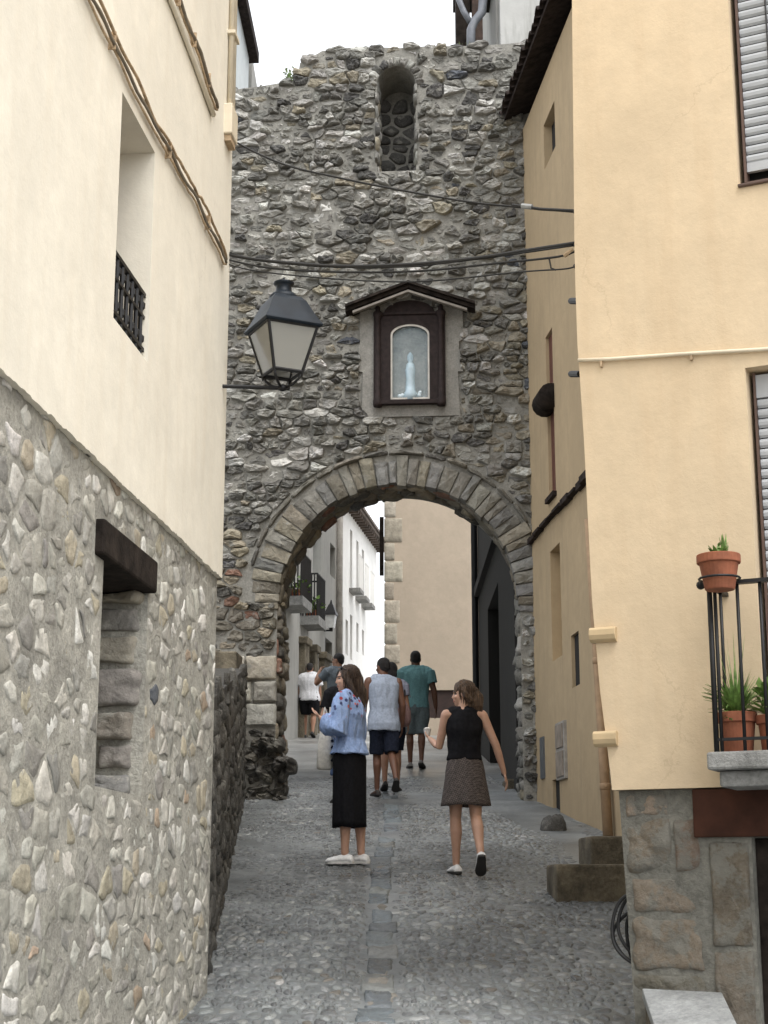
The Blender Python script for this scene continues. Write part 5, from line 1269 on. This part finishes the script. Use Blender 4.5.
# woman in the blue embroidered blouse
rg = random.Random(51)
A = Person(1.67, False, build=1.0, leg_l=(.05, .1, 0), leg_r=(-.07, .05, 0), arm_l=((-.3, -.02, -1), (.35, .8, .5)), palm_l=(.3, -.2, 1), curl_l=.25,
           arm_r=((.2, .1, -1), (-.05, .5, -1)), head_yaw=R(22), toe_out=.1)
A.body('person', sk1, .007)
m_bl, t, b = new_mat('embroidered_blouse')
tc = t.nodes.new('ShaderNodeTexCoord'); sp = t.nodes.new('ShaderNodeSeparateXYZ'); t.links.new(tc.outputs['Object'], sp.inputs[0])
vz = ramp(t, sp.outputs[2], [(0, 0.), (1, 1.)]); mr = t.nodes.new('ShaderNodeMapRange'); mr.inputs[1].default_value = .72*1.67; mr.inputs[2].default_value = .775*1.67; t.links.new(sp.outputs[2], mr.inputs[0])
vo = t.nodes.new('ShaderNodeTexVoronoi'); vo.inputs['Scale'].default_value = 24; t.links.new(tc.outputs['Object'], vo.inputs['Vector'])
rr_ = ramp(t, vo.outputs['Distance'], [(.33, 1.), (.43, 0.)]); sc_ = t.nodes.new('ShaderNodeSeparateColor'); t.links.new(vo.outputs['Color'], sc_.inputs[0])
colr = ramp(t, sc_.outputs[0], [(0, (.04, .05, .14)), (.33, (.42, .06, .07)), (.5, (.55, .16, .14)), (.62, (.33, .44, .69))]); colr.color_ramp.interpolation = 'CONSTANT'
mm = t.nodes.new('ShaderNodeMath'); mm.operation = 'MULTIPLY'; t.links.new(mr.outputs[0], mm.inputs[0]); t.links.new(rr_.outputs[0], mm.inputs[1])
nn1 = nodes_noise(t, 60, 3); wv = nodes_noise(t, 7, 4, .5, stretch=(2.2, 2.2, .5))
bc = ramp(t, nn1.outputs[0], [(.3, (.23, .34, .60)), (.7, (.33, .44, .69))])
t.links.new(mix(t, bc.outputs[0], colr.outputs[0], mm.outputs[0]), b.inputs['Base Color']); b.inputs['Roughness'].default_value = .9; bump(t, b, wv.outputs[0], .9, .06)
A.shirt('blouse', m_bl, .535, 1.62, .024, flare=.45, swide=.028, neck=.84)
A.skirt('skirt', m_blackc, .165, .60, .135, .178, rg, .009, .74)
A.shoes(m_wshoe, m_wsole, .012)
mb = MB(); hp = A.hp; R3 = A.hrot
mb.ball(hp(0, -.014, .040), (.080, .094, .086), 20, 13, R3); mb.ball(hp(0, -.055, -.03), (.074, .062, .10), 18, 11, R3)
for sg in (-1, 1): mb.limb([hp(sg*.06, .02, .05), hp(sg*.072, -.012, -.03), hp(sg*.07, -.05, -.12), hp(sg*.06, -.085, -.2)], [.026, .024, .026, .02])
mb.limb([hp(0, -.075, .0), hp(0, -.095, -.1), hp(.0, -.105, -.2), hp(.0, -.11, -.30)], [.06, .062, .06, .03])
o = mb.build('hair', m_brownhair); remesh(o, .008, 2); ruffle(o, .014, 34, 9); hold(o, A.o)
mb = MB(); strands(mb, A, 150, .30, rg); hold(mb.build('loose_locks', m_brownhair, smooth=True), o)
mb = MB()
for sg in (-1, 1): mb.ball(hp(sg*.034, .052, .088), (.028, .012, .02), 12, 7, R3); mb.tube([hp(sg*.062, .045, .085), hp(sg*.084, -.02, .06)], .004, 5)
mb.tube([hp(-.01, .064, .09), hp(.01, .064, .09)], .005, 5)
hold(mb.build('sunglasses', m_iron, smooth=True), A.o)
ax, ay = px_spot(349, 855, 13.9)
A.place(ax, ay, R(66), 'woman in pale blue embroidered blouse and long black skirt looking left with raised hand')
# her tote bag
m_tote = M_cloth('cream_canvas', (.80, .77, .70)); c = at(326, 742, 13.98)
tote = thing('tote_bag', 'cream canvas tote bag hanging in front of the woman in the blue blouse', 'tote bag', c-V3(0, 0, .2))
mb = MB(); rings = []
for f, wx, wy in ((0, .055, .02), (.04, .072, .035), (.5, .07, .04), (.95, .05, .02), (1, .045, .012)):
    z = c.z-.24+.44*f; rings.append([V3(c.x+.02*(f-.5)+wx*cos(2*pi*i/16), c.y+wy*sin(2*pi*i/16)*1.6, z) for i in range(16)])
mb.loft(rings); mb.build('bag', m_tote, tote, smooth=True)
hand = A.world(A.J['rwr']+A.J['rfa']*.05)
for dx in (-.03, .03):
    mb = MB(); mb.tube([V3(c.x+dx, c.y, c.z+.18), V3(c.x+dx*.8+.01, c.y+.0, c.z+.3), hand.lerp(V3(c.x, c.y, c.z+.4), .4)], .007, 6); mb.build('strap', m_tote, tote)
for k in range(6): mb = MB(); mb.ball(V3(c.x+.055, c.y-.045, c.z-.16+.055*k), (.014, .012, .014), 8, 6); mb.build('trim', m_navy, tote)

# woman in black top and checked skirt
B = Person(1.555, False, build=.95, leg_l=(.1, .06, .0), leg_r=(-.16, .42, -.75), arm_l=((-.2, .25, -1), (-.18, 1, .42)), palm_l=(.5, .2, 1), curl_l=.7,
           arm_r=((.42, -.12, -1), (.32, .12, -1)), curl_r=.5, head_yaw=R(76), toe_out=.12)
B.body('person', sk1, .007)
B.shirt('sleeveless_top', m_blackc, .575, 0, .02, neck=.842)
m_chk, t, b = new_mat('checked_cloth'); tc = t.nodes.new('ShaderNodeTexCoord'); ck = t.nodes.new('ShaderNodeTexChecker'); ck.inputs['Scale'].default_value = 90
mp = t.nodes.new('ShaderNodeMapping'); mp.inputs['Rotation'].default_value = (.2, .3, .4); t.links.new(tc.outputs['Object'], mp.inputs[0]); t.links.new(mp.outputs[0], ck.inputs['Vector'])
n = nodes_noise(t, 45, 4); r = ramp(t, n.outputs[0], [(.3, (.055, .045, .042)), (.7, (.14, .115, .105))]); ck.inputs[1].default_value = (.5, .5, .5, 1); ck.inputs[2].default_value = (1.2, 1.2, 1.2, 1)
t.links.new(mix(t, r.outputs[0], ck.outputs[0], 1, 'MULTIPLY'), b.inputs['Base Color']); b.inputs['Roughness'].default_value = .9
B.skirt('skirt', m_chk, .335, .605, .128, .205, rg, .006, .76)
B.shoes(m_wshoe, m_dsole, .010)
mb = MB(); hp = B.hp; R3 = B.hrot
mb.ball(hp(0, -.012, .040), (.078, .094, .084), 20, 13, R3); mb.ball(hp(0, -.055, -.01), (.07, .058, .08), 18, 11, R3)
for sg in (-1, 1): mb.limb([hp(sg*.058, .02, .045), hp(sg*.074, -.02, -.01), hp(sg*.06, -.06, -.06)], [.024, .024, .022])
mb.limb([hp(0, -.10, .035), hp(0, -.122, -.01), hp(0, -.125, -.1), hp(0, -.12, -.17)], [.026, .036, .042, .02])
mb.ball(hp(0, -.10, .03), (.024, .024, .024))
mb.limb([hp(0, -.06, -.03), hp(0, -.07, -.1), hp(0, -.075, -.155)], [.062, .06, .035])
o = mb.build('hair', m_lighthair); remesh(o, .008, 2); ruffle(o, .012, 38, 9); hold(o, B.o)
mb = MB(); strands(mb, B, 130, .18, rg, .007); hold(mb.build('loose_locks', m_lighthair, smooth=True), o)
bx_, by_ = px_spot(466, 868, 13.35)
B.place(bx_, by_, R(8), 'woman in black sleeveless top and short checked skirt walking away, head turned left')
h_ = B.world(B.J['lwr']+B.J['lfa']*.075+Vector((0, 0, .03)))
cup = thing('paper_cup', 'small white paper cup held in the raised hand of the woman in black', 'cup', h_-V3(0, 0, .03))
mb = MB(); mb.lathe(h_-V3(0, 0, .03), [(.022, 0), (.024, .004), (.033, .06), (.035, .062), (.031, .062), (.03, .055)], 16); mb.build('cup', m_wsole, cup, smooth=False)
mb = MB(); mb.ball(h_+V3(0, 0, .028), (.03, .03, .018), 14, 8); mb.build('contents', M_plain('cream', (.75, .72, .66), .6), cup, smooth=True)

# man in the pale sleeveless shirt
E = Person(1.73, True, build=.82, leg_l=(.13, .1, 0), leg_r=(-.2, .5, -.55), arm_l=((-.2, .1, -1), (.1, .7, -.8)), arm_r=((.2, -.05, -1), (.05, .35, -1)), lean=.1, head_yaw=R(25))
E.body('person', sk3, .009); E.shirt('sleeveless_shirt', M_cloth('pale_grey_cotton', (.36, .41, .50)), .45, 0, .038, flare=.22)
E.trousers('shorts', m_navy, .95, .02, .012); E.shoes(m_dsole, m_dsole, .0, 'sandal'); E.hair_short(m_darkhair)
ex, ey = px_spot(384, 797, 20.4); E.place(ex, ey, R(12), 'man in loose grey blue sleeveless top and navy shorts walking uphill')
# woman beside him
Fp = Person(1.66, False, leg_l=(-.12, .25, -.3), leg_r=(.14, .1, 0), arm_r=((.18, .02, -1), (.05, .5, -.9)), lean=.04)
Fp.body('person', sk2, .009); Fp.shirt('top', M_cloth('grey_lilac', (.28, .29, .36)), .49, .5, .032); Fp.trousers('shorts', m_navy, .9, .018, .01); Fp.shoes(m_dsole, m_dsole, .0)
mb = MB(); mb.ball(Fp.hp(0, -.02, .03), (.09, .10, .095), 18, 11, Fp.hrot); mb.ball(Fp.hp(0, -.06, -.05), (.085, .06, .09), 16, 10, Fp.hrot); o = mb.build('hair', m_darkhair); remesh(o, .01, 2); hold(o, Fp.o)
fx, fy_ = px_spot(391, 792, 21.1); Fp.place(fx, fy_, R(0), 'dark haired woman with pinkish shoulder bag half hidden behind the man in sleeveless top')
c = at(404, 713, 20.9); bag = thing('shoulder_bag', 'soft pinkish brown shoulder bag carried by the dark haired woman', 'shoulder bag', c-V3(0, 0, .16))
mb = MB(); mb.limb([c+V3(-.01, 0, .12), c+V3(0, 0, .02), c+V3(.01, 0, -.1)], [.05, .09, .085], 14); mb.build('bag', M_cloth('pink_brown_leather', (.24, .15, .14)), bag, smooth=True)
sh_ = Fp.world(Fp.J['rsh']+Vector((0, 0, .05))); mb = MB(); mb.tube([c+V3(-.03, 0, .13), c.lerp(sh_, .6)+V3(.02, 0, 0), sh_], .012, 6); mb.build('strap', m_darkhair, bag)
# man in teal
Gp = Person(1.79, True, build=.9, leg_l=(.02, .06, 0), leg_r=(-.05, .22, -.25), arm_l=((-.32, .2, -1), (.0, .9, .1)), arm_r=((.3, -.05, -1), (.1, .2, -1)))
Gp.body('person', sk3, .009); m_teal = M_cloth('teal_cotton', (.17, .34, .36))
Gp.shirt('t_shirt', m_teal, .49, .62, .036, swide=.012); Gp.trousers('shorts', M_cloth('teal_grey', (.15, .185, .195)), 1.0, .02, .01); Gp.shoes(M_cloth('grey_canvas', (.24, .23, .22)), m_dsole, .004); Gp.hair_short(m_darkhair)
gx, gy_ = px_spot(416, 767, 24.9); Gp.place(gx, gy_, R(-3), 'dark skinned man in teal t-shirt and teal grey shorts walking away up the street')
# boy in white
Hp = Person(1.62, True, leg_l=(.12, .08, 0), leg_r=(-.1, .3, -.3), build=1.12)
Hp.body('person', sk2, .01); Hp.shirt('t_shirt', M_cloth('white_cotton', (.74, .74, .76)), .48, .75, .042, swide=.02); Hp.trousers('shorts', m_blackc, .9, .025, .01); Hp.shoes(m_dsole, m_dsole, .003); Hp.hair_short(m_darkhair)
hx, hy = px_spot(309, 737, 35.2); Hp.place(hx, hy, R(-4), 'person in white t-shirt and black shorts farthest up the street by the grey house')
# man in grey shirt raising a hand to his face
Dp = Person(1.77, True, build=.9, leg_l=(.05, .05, 0), arm_l=((-.4, .6, -.6), (.55, .35, 1)), head_yaw=R(30), curl_l=1.)
Dp.body('person', sk2, .009); Dp.shirt('t_shirt', M_cloth('blue_grey_cotton', (.17, .20, .23)), .48, .6, .034); Dp.trousers('trousers', m_navy, 1.9, .016); Dp.shoes(m_dsole, m_dsole, .003); Dp.hair_short(m_darkhair)
dx_, dy_ = px_spot(338, 760, 27.); Dp.place(dx_, dy_, R(35), 'dark haired man in blue grey t-shirt with a hand raised to his face')
# woman in black top and blue jeans
Cp = Person(1.58, False, build=.9, leg_l=(.08, .1, 0), leg_r=(-.12, .3, -.35), arm_l=((-.3, .1, -1), (-.05, .3, -1)))
Cp.body('person', sk1, .009); Cp.shirt('top', m_blackc, .49, .7, .03); Cp.trousers('jeans', M_cloth('denim', (.06, .09, .17)), 1.35, .014); Cp.shoes(m_dsole, m_dsole, .003)
mb = MB(); mb.ball(Cp.hp(0, -.016, .036), (.08, .096, .086), 18, 11, Cp.hrot); mb.limb([Cp.hp(0, -.06, .0), Cp.hp(0, -.075, -.12)], [.07, .05]); o = mb.build('hair', m_darkhair); remesh(o, .01, 2); hold(o, Cp.o)
cx_, cy_ = px_spot(342, 797, 19.4); Cp.place(cx_, cy_, R(10), 'person in black top and blue jeans mostly hidden behind the woman in the blue blouse')
